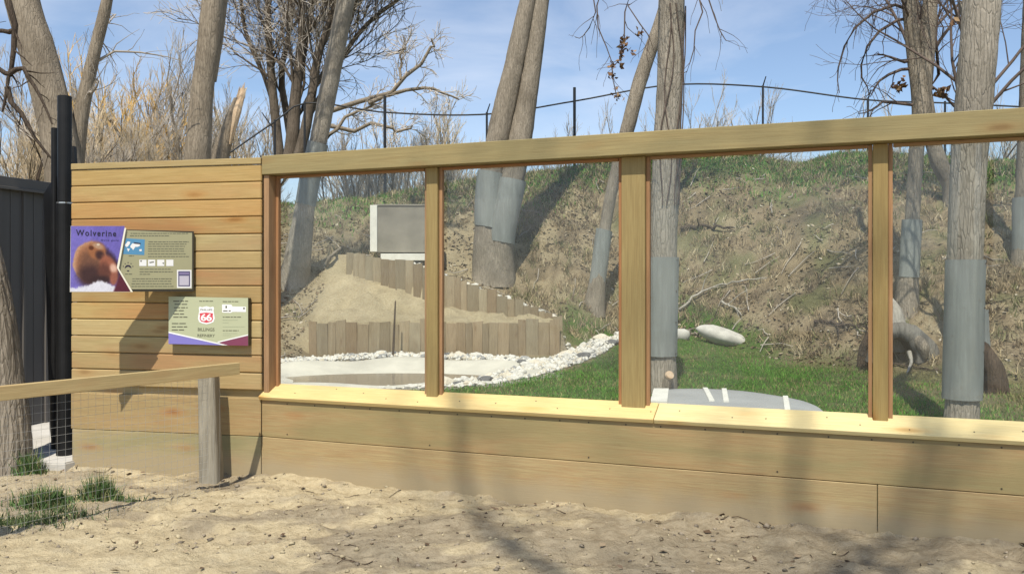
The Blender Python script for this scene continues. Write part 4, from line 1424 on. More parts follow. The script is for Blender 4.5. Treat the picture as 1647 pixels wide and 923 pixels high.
# T6 forked trunk behind right window
b = on(1458, 500); D = b.y
r6, c6, _ = tree('forked slim trunk with a grey wrap between post and thick trunk', 'tree', [b, P(1462, 440, D), P(1468, 340, D), P(1474, 240, D), P(1482, 170, D), P(1470, 90, D), P(1462, 0, D)],
                 [0.24, 0.16, 0.125, 0.13, 0.17, 0.125, 0.12], 'bark', [(P(0, 446, D).z, P(0, 354, D).z, -0.05)], seed=7.7, top=4, crown_lv=LV4, tmin=0.55, tmat='twig_dark')
pts = [P(1482, 178, D), P(1486, 130, D), P(1490, 70, D), P(1496, 0, D), P(1502, -90, D), P(1510, -200, D)]
V, F, _, c, r = trunk_np(pts, [0.13, 0.16, 0.15, 0.13, 0.1, 0.04], 20, 50, 0.1, 3.1)
mk('trunk', V, F, M['bark'], r6, smooth=True)
tw = [[P(1470, 20, D), P(1440, 8, D), P(1405, 20, D), P(1375, 45, D), P(1358, 75, D), P(1348, 110, D), P(1347, 130, D), P(1350, 150, D)],
      [P(1470, 30, D), P(1445, 32, D), P(1415, 50, D), P(1395, 75, D), P(1385, 105, D), P(1386, 125, D), P(1395, 140, D), P(1398, 155, D)],
      [P(1472, 95, D), P(1455, 100, D), P(1440, 95, D), P(1432, 92, D), P(1425, 90, D), P(1420, 88, D), P(1415, 88, D), P(1410, 86, D)],
      [P(1478, 110, D), P(1450, 112, D), P(1430, 120, D), P(1415, 130, D), P(1408, 140, D), P(1405, 146, D), P(1403, 150, D), P(1400, 156, D)],
      [P(1490, 150, D), P(1510, 120, D), P(1505, 60, D), P(1508, 30, D), P(1500, 10, D), P(1490, -10, D), P(1480, -30, D), P(1475, -60, D)],
      [P(1480, 170, D), P(1500, 140, D), P(1520, 155, D), P(1535, 172, D), P(1545, 175, D), P(1556, 170, D), P(1562, 165, D), P(1570, 165, D)],
      [P(1480, 170, D), P(1460, 168, D), P(1440, 166, D), P(1420, 164, D), P(1410, 172, D), P(1400, 178, D), P(1390, 182, D), P(1380, 183, D)]]
A = np.array([[tuple(p) for p in t] for t in tw]); q = np.tile(np.linspace(0.035, 0.008, 8), (len(tw), 1))
Q2, q2 = grow(A, q, 7, 0.8, 0.7, -0.1, k=6, wig=0.2, rr=0.5, rng=np.random.RandomState(14), droop=0.2)
V, F = join_np([tubes_np(A, q, 5), tubes_np(Q2, np.maximum(q2, 0.005), 3)])
mk('side_branch', V, F, M['twig_dark'], r6)
leaf_cluster('dead_leaves', r6, [P(1447, 138, D), P(1450, 141, D), P(1480, 142, D), P(1512, 150, D), P(1518, 146, D)], 60, 0.07, 0.06, 9)
# crooked stem beyond
b = on(1532, 330); D = b.y
tree('crooked grey stem curving behind the thick near trunk', 'tree', [b, P(1530, 300, D), P(1512, 265, D), P(1500, 225, D), P(1492, 170, D)], [0.22, 0.2, 0.19, 0.17, 0.14], 'bark', seed=9.1, top=3, tmin=0.6, tmat='twig_dark')
# T7 right edge
b = on(1652, 425); D = b.y
tree('trunk with a grey wrap cut off by the right picture edge', 'tree', [b, P(1652, 380, D), P(1653, 300, D), P(1656, 200, D), P(1660, 60, D)], [0.3, 0.24, 0.21, 0.2, 0.19], 'bark', [(P(0, 402, D).z, P(0, 318, D).z, 0)], seed=10.3, top=4, tmat='twig_dark')
# T8 small wrap behind T5
b = on(1582, 600); D = b.y
tree('thin trunk with a pale wrap just right of the thick near trunk', 'tree', [b, P(1577, 540, D), P(1574, 480, D), P(1568, 380, D), P(1566, 200, D)], [0.12, 0.10, 0.09, 0.085, 0.08], 'bark_pale', [(P(0, 566, D).z, P(0, 498, D).z, 0)], seed=11.9, top=2, n=60, tmat='twig_dark')

# left side trees beyond the wall
DA = 15.5; ba = Vector((P(120, 300, DA).x, DA, gz(P(120, 300, DA).x, DA)))
tree('thick trunk leaning left above the charcoal metal fence', 'tree', [ba, P(104, 300, DA), P(90, 200, DA), P(62, 90, DA), P(36, 0, DA), P(20, -80, DA)], [0.42, 0.32, 0.285, 0.29, 0.28, 0.25], 'bark_far', seed=12.2, top=5, sides=32, n=110)
DB = 15.8; bb_ = Vector((P(112, 300, DB).x, DB, gz(P(112, 300, DB).x, DB)))
rB, cB, _ = tree('slimmer trunk leaning right beside the thick leaning trunk', 'tree', [bb_, P(118, 300, DB), P(128, 200, DB), P(140, 140, DB), P(153, 80, DB), P(168, 20, DB), P(178, -30, DB)], [0.22, 0.17, 0.14, 0.115, 0.105, 0.10, 0.08], 'bark_far', seed=13.2, top=4,
                 crown_lv=[dict(m=16, L=1.8, spread=1.0, up=-0.02, k=8, wig=0.2, rr=0.25, sides=4, droop=0.15), dict(m=7, L=0.8, spread=0.7, up=0, k=5, wig=0.2, rr=0.5, sides=3, droop=0.1)], tmin=0.45, tmat='twig_grey')
DCc = 17.0; bc = Vector((P(300, 300, DCc).x, DCc, gz(P(300, 300, DCc).x, DCc)))
rC, cC, _ = tree('big forked trunk rising behind the plank wall', 'tree', [bc, P(313, 300, DCc), P(318, 240, DCc), P(325, 150, DCc), P(336, 70, DCc), P(343, 0, DCc), P(350, -60, DCc)], [0.34, 0.25, 0.235, 0.21, 0.215, 0.21, 0.15], 'bark_far', seed=14.4, top=4.5, sides=32, n=110)
pts = [P(338, 130, DCc + .1), P(347, 60, DCc + .1), P(356, 0, DCc + .1), P(366, -60, DCc + .1), P(385, -160, DCc + .1)]
V, F, _, c, r = trunk_np(pts, [0.12, 0.14, 0.12, 0.1, 0.05], 18, 40, 0.08, 3.7)
mk('trunk', V, F, M['bark_far'], rC, smooth=True)
# dark dead branch at far left
rootD = thing('dead_branch', 'dark crooked dead branch hanging at the far left edge', 'branch', P(0, 60, 13.0))
DD = 13.0
tw = [[P(-40, -40, DD), P(10, -10, DD), P(24, 40, DD), P(22, 80, DD), P(18, 112, DD), P(14, 122, DD), P(10, 150, DD), P(4, 180, DD)],
      [P(16, 118, DD), P(26, 112, DD), P(38, 110, DD), P(44, 122, DD), P(56, 140, DD), P(66, 158, DD), P(76, 180, DD), P(84, 200, DD)],
      [P(18, 120, DD), P(8, 118, DD), P(0, 112, DD), P(-10, 104, DD), P(-20, 95, DD), P(-30, 90, DD), P(-40, 88, DD), P(-50, 85, DD)],
      [P(12, 140, DD), P(18, 165, DD), P(34, 182, DD), P(44, 200, DD), P(56, 222, DD), P(70, 240, DD), P(80, 252, DD), P(90, 262, DD)],
      [P(22, 50, DD), P(14, 52, DD), P(4, 50, DD), P(-8, 50, DD), P(-14, 48, DD), P(-20, 46, DD), P(-26, 44, DD), P(-32, 40, DD)]]
A = np.array([[tuple(p) for p in t] for t in tw]); q = np.tile(np.linspace(0.042, 0.012, 8), (len(tw), 1)); q[0] *= 1.3
Q2, q2 = grow(A, q, 6, 0.45, 0.9, -0.05, k=5, wig=0.25, rr=0.5, rng=np.random.RandomState(24))
V, F = join_np([tubes_np(A, q, 6), tubes_np(Q2, np.maximum(q2, 0.004), 3)])
mk('limb', V, F, M['bark_dark'], rootD)
# snag with bright split wood
DS = 19.0; bs = Vector((P(345, 300, DS).x, DS, gz(P(345, 300, DS).x, DS)))
rS = thing('broken_snag', 'broken leaning snag with bright orange split wood at its top', 'tree', bs)
pts = [bs - ZV * 0.2, P(352, 262, DS), P(362, 225, DS), P(374, 190, DS), P(384, 160, DS)]
V, F, tri, c, r = trunk_np(pts, [0.3, 0.2, 0.165, 0.13, 0.10], 20, 50, 0.12, 5.0, 9, True)
mk('trunk', V, [tuple(f) for f in F.tolist()] + tri, M['bark_far'], rS, smooth=True)
pts = [P(370, 232, DS - .14), P(376, 205, DS - .2), P(382, 178, DS - .2), P(388, 158, DS - .12), P(391, 143, DS - .05)]
V, F, tri, c, r = trunk_np(pts, [0.02, 0.06, 0.075, 0.062, 0.05], 14, 30, 0.25, 7.0, 9, True)
mk('split_wood', V, [tuple(f) for f in F.tolist()] + tri, M['split'], rS)
for dx, h in ((-4, 140), (1, 136), (6, 141), (3, 133)):
    pts = [P(386 + dx, 158, DS - .1), P(388 + dx, 148, DS - .08), P(390 + dx * 1.2, h, DS - .06)]
    V, F, tri, c, r = trunk_np(pts, [0.03, 0.022, 0.006], 7, 8, 0.2, dx, 5, True)
    mk('splinter', V, [tuple(f) for f in F.tolist()] + tri, M['split'], rS)

# E: multi-stem dark tree left of centre
DE = 30.0
bE = Vector((P(470, 260, DE).x, DE, gz(P(470, 260, DE).x, DE)))
rE = thing('bare_tree', 'wide bare many stemmed dark tree behind the leftmost beam end', 'tree', bE)
stems = [[(466, 262), (470, 230), (474, 170), (480, 110), (486, 50), (484, -20), (480, -100)],
         [(450, 262), (446, 220), (438, 140), (432, 60), (430, 0), (426, -60), (430, -130)],
         [(478, 262), (490, 215), (502, 150), (512, 90), (528, 40), (545, -10), (570, -80)],
         [(470, 240), (462, 190), (452, 120), (464, 60), (470, 0), (462, -50), (455, -130)],
         [(440, 170), (424, 120), (405, 80), (392, 40), (388, 0), (378, -40), (360, -100)],
         [(495, 190), (530, 130), (565, 70), (600, 30), (640, 0), (670, -30), (700, -60)],
         [(484, 130), (490, 80), (500, 30), (506, -20), (520, -70), (530, -120), (540, -170)],
         [(475, 200), (500, 150), (535, 100), (560, 45), (575, 0), (600, -50), (620, -100)]]
Pp, Rr = [], []
for k, s in enumerate(stems):
    dd = DE + R.uniform(-1.2, 1.2)
    c, r = cat_rom([P(x, y, dd) for x, y in s], np.linspace([0.27, 0.19, 0.2, 0.14, 0.08, 0.10, 0.10, 0.09][k], 0.05, 7), 12)
    Pp.append(c); Rr.append(r)
Pp, Rr = np.array(Pp), np.array(Rr)
V, F = tubes_np(Pp, Rr, 8); mk('trunk', V, F, M['bark_mid'], rE, smooth=True)
rg = np.random.RandomState(31)
L1, l1 = grow(Pp, Rr, 17, 3.4, 0.62, 0.2, k=8, wig=0.16, rr=0.32, rng=rg)
L2, l2 = grow(L1, l1, 8, 1.7, 0.65, 0.1, k=6, wig=0.2, rr=0.45, rng=rg)
L3, l3 = grow(L2, l2, 7, 0.9, 0.6, 0.1, k=4, wig=0.2, rr=0.6, rng=rg)
V, F = join_np([tubes_np(L1, np.maximum(l1, .016), 5), tubes_np(L2, np.maximum(l2, 0.012), 3)]); mk('branches', V, F, M['bark_mid'], rE)
V, F = tubes_np(L3, np.maximum(l3, 0.0085), 3); mk('twigs', V, F, M['twig_grey'], rE)

# F: fallen pale limbs to the right of it
DF = 28.5
rF = thing('fallen_limb', 'long pale arching bare limbs reaching right across the sky', 'branch', P(540, 190, DF))
tw = [[P(530, 180, DF), P(580, 160, DF), P(630, 145, DF), P(655, 120, DF), P(680, 100, DF), P(690, 80, DF), P(694, 70, DF), P(698, 58, DF)],
      [P(590, 168, DF), P(620, 150, DF), P(650, 143, DF), P(680, 138, DF), P(700, 142, DF), P(715, 150, DF), P(728, 158, DF), P(738, 162, DF)],
      [P(648, 130, DF), P(646, 112, DF), P(645, 100, DF), P(648, 90, DF), P(647, 85, DF), P(647, 82, DF), P(648, 80, DF), P(648, 78, DF)],
      [P(530, 205, DF), P(570, 203, DF), P(600, 202, DF), P(625, 205, DF), P(640, 208, DF), P(650, 207, DF), P(655, 205, DF), P(660, 206, DF)],
      [P(516, 240, DF), P(530, 220, DF), P(545, 205, DF), P(555, 190, DF), P(575, 178, DF), P(590, 172, DF), P(600, 168, DF), P(615, 160, DF)]]
A = np.array([[tuple(p) for p in t] for t in tw]); q = np.tile(np.linspace(0.075, 0.025, 8), (len(tw), 1)); q[0] *= 1.2; q[2] *= .6
rg = np.random.RandomState(41)
A = A + rg.normal(size=A.shape) * 0.06
L2, l2 = grow(A, q, 12, 1.0, 0.8, 0.15, k=6, wig=0.25, rr=0.45, rng=rg)
L3, l3 = grow(L2, l2, 8, 0.55, 0.7, 0.1, k=4, wig=0.2, rr=0.6, rng=rg)
V, F = tubes_np(A, q, 7); mk('limb', V, F, M['bark_far'], rF, smooth=True)
V, F = join_np([tubes_np(L2, np.maximum(l2, 0.014), 3), tubes_np(L3, np.maximum(l3, 0.008), 3)]); mk('twigs', V, F, M['twig_grey'], rF)


# ------------------------------------------------------------------ willow thicket: individuals of a few kinds, sharing meshes
def willow(seed, stems=9, H=9.0, spread=0.35, bend=0.1):
    rg = np.random.RandomState(seed)
    a = rg.rand(stems) * 2 * PI; k = 9
    d = np.stack([np.cos(a) * spread, np.sin(a) * spread, np.ones(stems)], 1); d += rg.normal(size=d.shape) * 0.12
    d /= np.linalg.norm(d, axis=1, keepdims=True)
    P0 = np.zeros((stems, k, 3)); P0[:, 0] = rg.normal(size=(stems, 3)) * (0.35, 0.35, 0)
    ln = H * (0.55 + 0.3 * rg.rand(stems))
    for j in range(1, k):
        d = d + rg.normal(size=d.shape) * bend; d[:, 2] += 0.12; d /= np.linalg.norm(d, axis=1, keepdims=True)
        P0[:, j] = P0[:, j - 1] + d * (ln / (k - 1))[:, None]
    R0 = np.linspace(1, 0.3, k)[None] * (0.06 + 0.10 * rg.rand(stems, 1))
    A1, B1_ = grow(P0, R0, 7, H * 0.32, 0.5, 0.25, k=6, wig=0.12, rr=0.5, rng=rg, tmin=0.25)
    A2, B2_ = grow(A1, B1_, 6, H * 0.14, 0.45, 0.22, k=5, wig=0.12, rr=0.55, rng=rg)
    A3, B3_ = grow(A2, B2_, 5, H * 0.07, 0.35, 0.15, k=3, wig=0.1, rr=0.6, rng=rg)
    return (join_np([tubes_np(P0, R0, 6), tubes_np(A1, np.maximum(B1_, .018), 4)]),
            join_np([tubes_np(A2, np.maximum(B2_, 0.010), 3), tubes_np(A3, np.maximum(B3_, 0.0065), 3)]))


WK = []
for k, (st, sp, bm_, tm) in enumerate([(9, 0.3, 'bark_far', 'twig_tan'), (12, 0.42, 'bark_far', 'twig_tan'), (7, 0.35, 'bark_far', 'twig_grey'), (5, 0.55, 'bark_dark', 'twig_grey'), (10, 0.2, 'bark_far', 'twig_gold')]):
    s_, t_ = willow(100 + k, st, 9.0, sp, 0.12 if k != 3 else 0.2)
    WK.append((mesh_data('stems', s_[0], s_[1], M[bm_]), mesh_data('twigs', t_[0], t_[1], M[tm])))


def put_willow(kind, x, y, h, label, group, name='bare_willow'):
    z = gz(x, y)
    s = h / 9.0
    root = bpy.data.objects.new(name, None); COL.objects.link(root)
    root.location = (x, y, z - 0.1); root.scale = (s, s, s); root.rotation_euler = (0, 0, R.uniform(0, 6.28))
    tagit(root, label, 'tree', group)
    for nm, me in zip(('stems', 'twigs'), WK[kind]):
        c = bpy.data.objects.new(nm, me); COL.objects.link(c); c.parent = root


def willow_px(kind, px, top, d, label, group):
    p = P(px, top, d); z = gz(p.x, d)
    put_willow(kind, p.x, d, max((p.z - z) * 1.12, 2.0), label, group)


WLIST = [
    (2, 20, 165, 34, 'grey bare willow behind the left end of the charcoal fence'), (2, 62, 120, 44, 'grey bare willow seen just left of the thick leaning trunk'),
    (1, 100, 175, 34, 'tan bare willow directly behind the top of the black pole'), (0, 150, 180, 33, 'tan bare willow right of the black pole behind the slim leaning trunk'),
    (2, 190, 120, 44, 'tall grey bare willow left of the golden orange willow'), (2, 248, 125, 44, 'tall grey bare willow right of the golden orange willow'),
    (2, 282, 175, 31, 'grey bare willow hugging the left side of the big forked trunk'), (2, 362, 110, 38, 'grey bare willow right behind the broken snag'),
    (0, 398, 185, 34, 'tan bare willow between the broken snag and the dark tree'), (0, 225, 200, 28, 'low tan bare willow just above the plank wall cap'),
    (3, 12, 60, 24, 'dark crooked bare willow behind the hanging dead branch'), (3, 178, 190, 25, 'dark crooked bare willow low right of the black pole'),
    (2, 335, 130, 52, 'faint far willow behind the big forked trunk'), (1, 45, 200, 26, 'low tan willow just above the charcoal fence cap'),
    (4, 215, 118, 36, 'golden orange willow standing out above the plank wall'),
    (2, 600, 205, 44, 'pale bare willow left of the first tall fence post'), (1, 665, 195, 50, 'tan bare willow under the pale arching limbs'),
    (2, 735, 195, 48, 'pale bare willow left of the short tilted fence post'), (2, 640, 215, 34, 'low grey willow seen above the leftmost beam'),
    (2, 690, 225, 36, 'low pale willow above the beam between two fence posts'), (2, 955, 205, 52, 'pale bare willow right of the plain tall fence post'),
    (2, 990, 212, 52, 'tan bare willow left of the slim leaning trunk on the crest'), (2, 1130, 165, 50, 'round headed grey willow right of the straight tall trunk'),
    (3, 1165, 160, 42, 'dark crooked willow reaching right beyond the straight trunk'), (2, 1445, 180, 46, 'grey bare willow behind the forked slim trunk'),
    (2, 1522, 205, 52, 'small grey willow between forked trunk and thick near trunk'), (2, 1622, 195, 50, 'grey willow right of the thick near trunk'),
    (3, 1655, 140, 33, 'dark crooked willow at the right picture edge'), (2, 1262, 246, 50, 'tiny bare bush showing on the skyline inside the third window'),
    (2, 1600, 240, 38, 'low grey willow seen through the glass right of the thick trunk'), (1, 1500, 245, 42, 'low tan willow seen through the glass of the rightmost window'),
    (2, 560, 240, 34, 'low grey willow behind the leftmost wrapped trunk'), (2, 870, 240, 38, 'low grey willow behind the big twin trunk')]
for k, px, top, d, lab in WLIST:
    willow_px(k, px, top, d, lab, 'bare willows beyond the wall and crest')

# shade trees behind the viewer: they throw the soft trunk shadows on wall and sand
def shade_tree(label, path, rad, seed):
    """path: list of (surface point the shadow falls on, distance back along the sun ray)."""
    pts = [Vector(p) - SUN_D * s for p, s in path]
    base = pts[0].copy(); b0 = Vector((base.x - 0.4, base.y - 0.8, 0))
    b0.z = float(near_h(b0.x, b0.y))
    root = thing('shade_tree', label, 'tree', b0)
    allp = [b0 - ZV * 0.3, b0 + (pts[0] - b0) * 0.35 + Vector((0.1, 0.1, 0)), b0 + (pts[0] - b0) * 0.7] + pts
    rr = [rad * 2.6, rad * 1.9, rad * 1.3] + [rad * (1 - 0.5 * i / len(pts)) for i in range(len(pts))]
    V, F, _, c, r = trunk_np(allp, rr, 18, 90, 0.06, seed)
    mk('trunk', V, F, M['bark'], root, smooth=True)
    crown(root, c, r, 0.55, [dict(m=11, L=2.6, spread=0.8, up=0.12, k=8, wig=0.16, rr=0.55, sides=5), dict(m=7, L=1.2, spread=0.7, up=0.05, k=6, wig=0.18, rr=0.55, sides=3), dict(m=4, L=0.6, spread=0.7, up=0.0, k=4, wig=0.2, rr=0.6, sides=3)], M['twig_grey'], int(seed) + 50)


g0 = lambda px, py: Vector(((px - CX) / FPX * (EYE * FPX / (py - HZ)), EYE * FPX / (py - HZ), 0))


def wallp(px, z):
    k = (px - CX) / FPX; t = (7.1 * k + 2.006) / (0.9292 + 0.3696 * k); return wp(t, 0, z)


shade_tree('bare tree behind the viewer shading the middle board', [(g0(900, 923), 18), (g0(800, 870), 18.5), (wallp(748, 0.1), 19.5), (wallp(735, 0.6), 20), (wallp(728, 1.6), 21)], 0.052, 21.0)
shade_tree('bare tree behind the viewer shading the right board', [(g0(1440, 935), 18), (g0(1370, 880), 18.4), (wallp(1282, 0.15), 19.4), (wallp(1290, 0.7), 20), (wallp(1310, 2.0), 21.3), (wallp(1340, 3.2), 22)], 0.045, 22.0)
shade_tree('bare tree behind the viewer shading the far right board', [(g0(1330, 960), 19), (g0(1380, 905), 19.2), (wallp(1450, 0.12), 20), (wallp(1490, 0.6), 20.6), (wallp(1540, 1.9), 22)], 0.055, 23.0)

# ------------------------------------------------------------------ black fence on the crest
bf = thing('crest_fence', 'black fence of thin posts and top rail along the hill crest', 'fence', (0, 27, 0))
DFN = 27.4
tops = [(365, 249, 24.5), (442, 196, 25.5), (490, 166, 26.2), (619, 181, 26.6), (783, 184, 27.0), (924, 163, 27.6), (1078, 137, 27.8), (1227, 140, 27.8), (1396, 161, 27.2), (1520, 166, 26.8), (1700, 175, 26)]
rail = np.array([[tuple(P(*t)) for t in tops]])
c, r = cat_rom([P(*t) for t in tops], [0.026] * len(tops), 60)
V, F = tubes_np(c[None], np.full((1, 60), 0.026), 6)
mk('top_rail', V, F, M['fence_black'], bf)
rise = {619: 26, 783: 3, 924: 22, 1227: 2, 1396: 2, 442: 3, 490: 2, 1078: 2, 1520: 3, 365: 2, 1700: 2}
for x, y, d in tops:
    p = P(x, y - rise[x], d); g = gz(p.x, d) - 0.2
    rr = 0.045 if x in (619, 924) else 0.034
    bm = cyl_v(p.x, p.y, g, p.z, rr, 8, 0)
    mk_bm('post', bm, M['fence_black'], bf)
    if x in (783, 1227, 1396, 442):
        sgn = -1 if x == 442 else 1
        a = Vector(p) - ZV * 0.02; e = P(x + 5 * sgn, y - 17, d - 0.1)
        if x == 442: a = P(438, 205, d); e = P(421, 181, d)
        V, F = tubes_np(np.array([[tuple(a), tuple((a + e) / 2), tuple(e)]]), np.array([[0.022, 0.02, 0.015]]), 6)
        mk('barb_arm', V, F, M['fence_black'], bf)

# ------------------------------------------------------------------ palisades
def palisade(label, pts_top, x0, x1, n, yfun, ztop, zbot, seed):
    rg = random.Random(seed)
    root = thing('palisade_wall', label, 'wall', (x0, float(yfun(x0)), float(zbot(x0))))
    w = (x1 - x0) / n
    x = x0
    kinds = []
    for k in range(6):
        ww_ = w * (0.72 + 0.13 * k)
        bm = bmesh.new()
        bmesh.ops.create_cube(bm, size=1.0)
        for v in bm.verts:                                            # length along local X
            v.co = Vector((v.co.x, v.co.y * 0.06, v.co.z * (ww_ - 0.002)))
            if v.co.x > 0: v.co.x += 0.018 * math.sin(k * 2.1 + v.co.z * 20)
        bmesh.ops.bevel(bm, geom=[e for e in bm.edges if abs(e.verts[0].co.x - e.verts[1].co.x) > 0.5], offset=0.008, segments=1, affect='EDGES')
        me = bpy.data.meshes.new('board'); bm.to_mesh(me); bm.free(); me.materials.append(M['palisade']); kinds.append((me, ww_))
    while x < x1:
        me, ww_ = rg.choice(kinds)
        xc = x + ww_ / 2
        zt = float(ztop(xc)) + rg.uniform(-0.05, 0.04); zb = float(zbot(xc)) - 0.12
        L = zt - zb
        tilt = rg.uniform(-0.02, 0.02)
        ax = Vector((tilt, rg.uniform(-0.01, 0.01), 1)).normalized()
        yv = Vector((0, -1, 0)); zv = ax.cross(yv).normalized(); yv = zv.cross(ax)
        Mx = frame(Vector((xc, float(yfun(xc)) - 0.06 + rg.uniform(-0.010, 0.010), (zt + zb) / 2)), ax, yv, zv) @ Matrix.Diagonal((L, 1, 1, 1))
        o = place('board', me, root, Mx)
        x += ww_ - 0.002
    return root


palisade('low weathered palisade wall of upright boards behind the white pool', None, -4.22, 0.95, 27, lambda x: 18.5, lambda x: 0.72 + 0.02 * math.sin(x * 3), lambda x: 0.0, 3)
palisade('upper weathered palisade wall stepping down to the right below the trunks', None, -3.83, 0.98, 25, YU, lambda x: ZU(x) + 0.02, lambda x: ZB(x) - 0.1, 4)
# stake in front
stk = thing('garden_stake', 'thin dark upright stake in front of the low palisade', 'stake', P(636, 575, 17.9))
V, F = tubes_np(np.array([[tuple(P(632, 573, 17.9)), tuple(P(634, 530, 17.95)), tuple(P(636, 484, 18.0))]]), np.array([[0.028, 0.022, 0.016]]), 6)
mk('stake', V, F, M['bark_dark'], stk)

# ------------------------------------------------------------------ den hatch
dd = 21.3
dn = thing('den_hatch', 'grey den hatch with white frame set in the bank above the palisade', 'hatch', P(640, 408, dd))
def face_box(name, x0, y0, x1, y1, d, depth, mat, bev=0.008):
    a = P(x0, y1, d); b = P(x1, y0, d)
    bm = box_bm(b.x - a.x, depth, b.z - a.z, bev)
    return mk_bm(name, bm, mat, dn, frame(a, Vector((1, 0, 0)), Vector((0, 1, 0)), ZV))
face_box('hatch_panel', 607, 332, 693, 406, dd, 0.9, M['slab'])
jm = face_box('frame_side', 595, 330, 606.6, 405, dd - 0.04, 0.95, M['white'])
face_box('frame_side', 693.6, 332, 702, 406, dd - 0.03, 0.9, M['white'])
face_box('sill_block', 612, 408, 704, 419, dd - 0.2, 0.6, M['white'])
face_box('top_slab', 600, 328.5, 700, 331.4, dd - 0.02, 0.95, M['slab'])

# ------------------------------------------------------------------ pool
NTH, NRR = 96, 16
V, F = [], []
pr_ = random.Random(9)
rim = [1.0 + 0.06 * math.sin(2 * (2 * PI * j / NTH) + 1) + 0.035 * math.sin(5 * (2 * PI * j / NTH)) for j in range(NTH)]
for i in range(NRR):
    f = i / (NRR - 1)
    for j in range(NTH):
        th = 2 * PI * j / NTH
        q = f * rim[j]
        zz = -0.18 + 0.22 * float(ss(0.42, 0.97, f)) + (0.03 * math.sin(th * 7 + f * 3) * f)
        if f > 0.97: zz -= 0.03
        V.append((PC[0] + PRX * q * math.cos(th), PC[1] + PRY * q * math.sin(th), zz))
for i in range(NRR - 1):
    for j in range(NTH):
        F.append((i * NTH + j, i * NTH + (j + 1) % NTH, (i + 1) * NTH + (j + 1) % NTH, (i + 1) * NTH + j))
pool = thing('pool_basin', 'shallow pale concrete pool basin below the low palisade', 'pool', (PC[0], PC[1], 0))
mk('basin', V, F, M['liner'], pool, smooth=True)
V = [(PC[0] + 0.05, PC[1] - 0.75, -0.078)] + [(PC[0] + 0.05 + 2.0 * math.cos(a_) * (1 + 0.05 * math.sin(3 * a_)), PC[1] - 0.75 + 1.25 * math.sin(a_), -0.078) for a_ in [2 * PI * j / 64 for j in range(64)]]
F = [(0, 1 + j, 1 + (j + 1) % 64) for j in range(64)]
o = mk('pool_water', V, F, M['water']); tagit(o, kind='structure')

# grey liner slab near the glass in the third window
sp_ = [(1.74, 11.35), (1.95, 11.95), (2.4, 12.15), (3.0, 11.95), (3.42, 11.35), (3.62, 10.7), (3.5, 9.8), (3.0, 9.4), (2.0, 9.7)]
c_, _ = cat_rom([Vector((x, y, 0)) for x, y in sp_] + [Vector((*sp_[0], 0))], [1] * 10, 61)
c_ = c_[:-1]; cen = c_.mean(0)
V, F = [], []
for i, f in enumerate((1.0, 0.985, 0.93, 0.7, 0.4, 0.0)):
    zz = (-0.05, 0.05, 0.10, 0.112, 0.118, 0.12)[i]
    for p in c_:
        V.append((cen[0] + (p[0] - cen[0]) * f, cen[1] + (p[1] - cen[1]) * f, zz))
for i in range(5):
    for j in range(60):
        F.append((i * 60 + j, i * 60 + (j + 1) % 60, (i + 1) * 60 + (j + 1) % 60, (i + 1) * 60 + j))
lb = thing('pond_rim', 'low smooth grey pond rim with white seams beside the wrapped trunk', 'pond', (cen[0], cen[1], 0))
mk('rim', V, F, M['pond'], lb, smooth=True)
for px_, dx in ((1066, -0.19), (1126, -0.16), (1170, -0.22), (1258, -0.29)):
    rr_ = [p for p in c_ if p[1] > 10.4]
    p = min([q for q in rr_ if q[1] > 11.0], key=lambda q: abs(CX + FPX * q[0] / q[1] - px_) - q[1] * 3.0)
    w_ = 0.10 if px_ == 1066 else 0.032
    V, F = [], []
    for f, zz in ((-0.03, 0.03), (0.04, 0.095), (0.12, 0.118), (0.3, 0.122), (0.8, 0.127), (1.5, 0.13)):
        for sg in (-1, 1): V.append((p[0] + sg * w_ + dx * f, p[1] - f, zz + 0.004))
    for k in range(5): F.append((k * 2, k * 2 + 1, k * 2 + 3, k * 2 + 2))
    n0 = len(V); V += [(x, y, z - 0.03) for x, y, z in V]
    F += [(f[3] + n0, f[2] + n0, f[1] + n0, f[0] + n0) for f in F[:5]]
    for k in range(5):
        F += [(k * 2, k * 2 + 2, k * 2 + 2 + n0, k * 2 + n0), (k * 2 + 3, k * 2 + 1, k * 2 + 1 + n0, k * 2 + 3 + n0)]
    F += [(1, 0, n0, n0 + 1), (10, 11, n0 + 11, n0 + 10)]
    mk('seam', V, F, M['white'], lb)


# ------------------------------------------------------------------ rocks
def rock_mesh(seed, sx=1, sy=0.8, sz=0.55, sub=2, amp=0.22, cut=False):
    rg = np.random.RandomState(seed)
    bm = bmesh.new(); bmesh.ops.create_icosphere(bm, subdivisions=sub, radius=1)
    ph = rg.rand(3, 3) * 6
    for v in bm.verts:
        c = v.co
        k = 1 + amp * (math.sin(c.x * 2.3 + ph[0][0]) * math.sin(c.y * 2.7 + ph[0][1]) + 0.6 * math.sin(c.z * 4 + ph[1][0]) * math.sin(c.x * 4.4 + ph[1][1]) + 0.4 * math.sin(c.y * 7 + ph[2][0]))
        v.co = Vector((c.x * sx, c.y * sy, c.z * sz)) * k
    if cut:
        for _ in range(9):
            nn = Vector(rg.normal(size=3)); nn.normalize(); dd_ = (0.52 + 0.22 * rg.rand()) * (abs(nn.x) * sx + abs(nn.y) * sy + abs(nn.z) * sz) * 0.85
            for v in bm.verts:
                q = v.co.dot(nn)
                if q > dd_: v.co -= nn * (q - dd_)
    return bm


def stone_mat(name, c):
    return plain(name, c, 0.9, 0, 0.22, 5, 0.6)


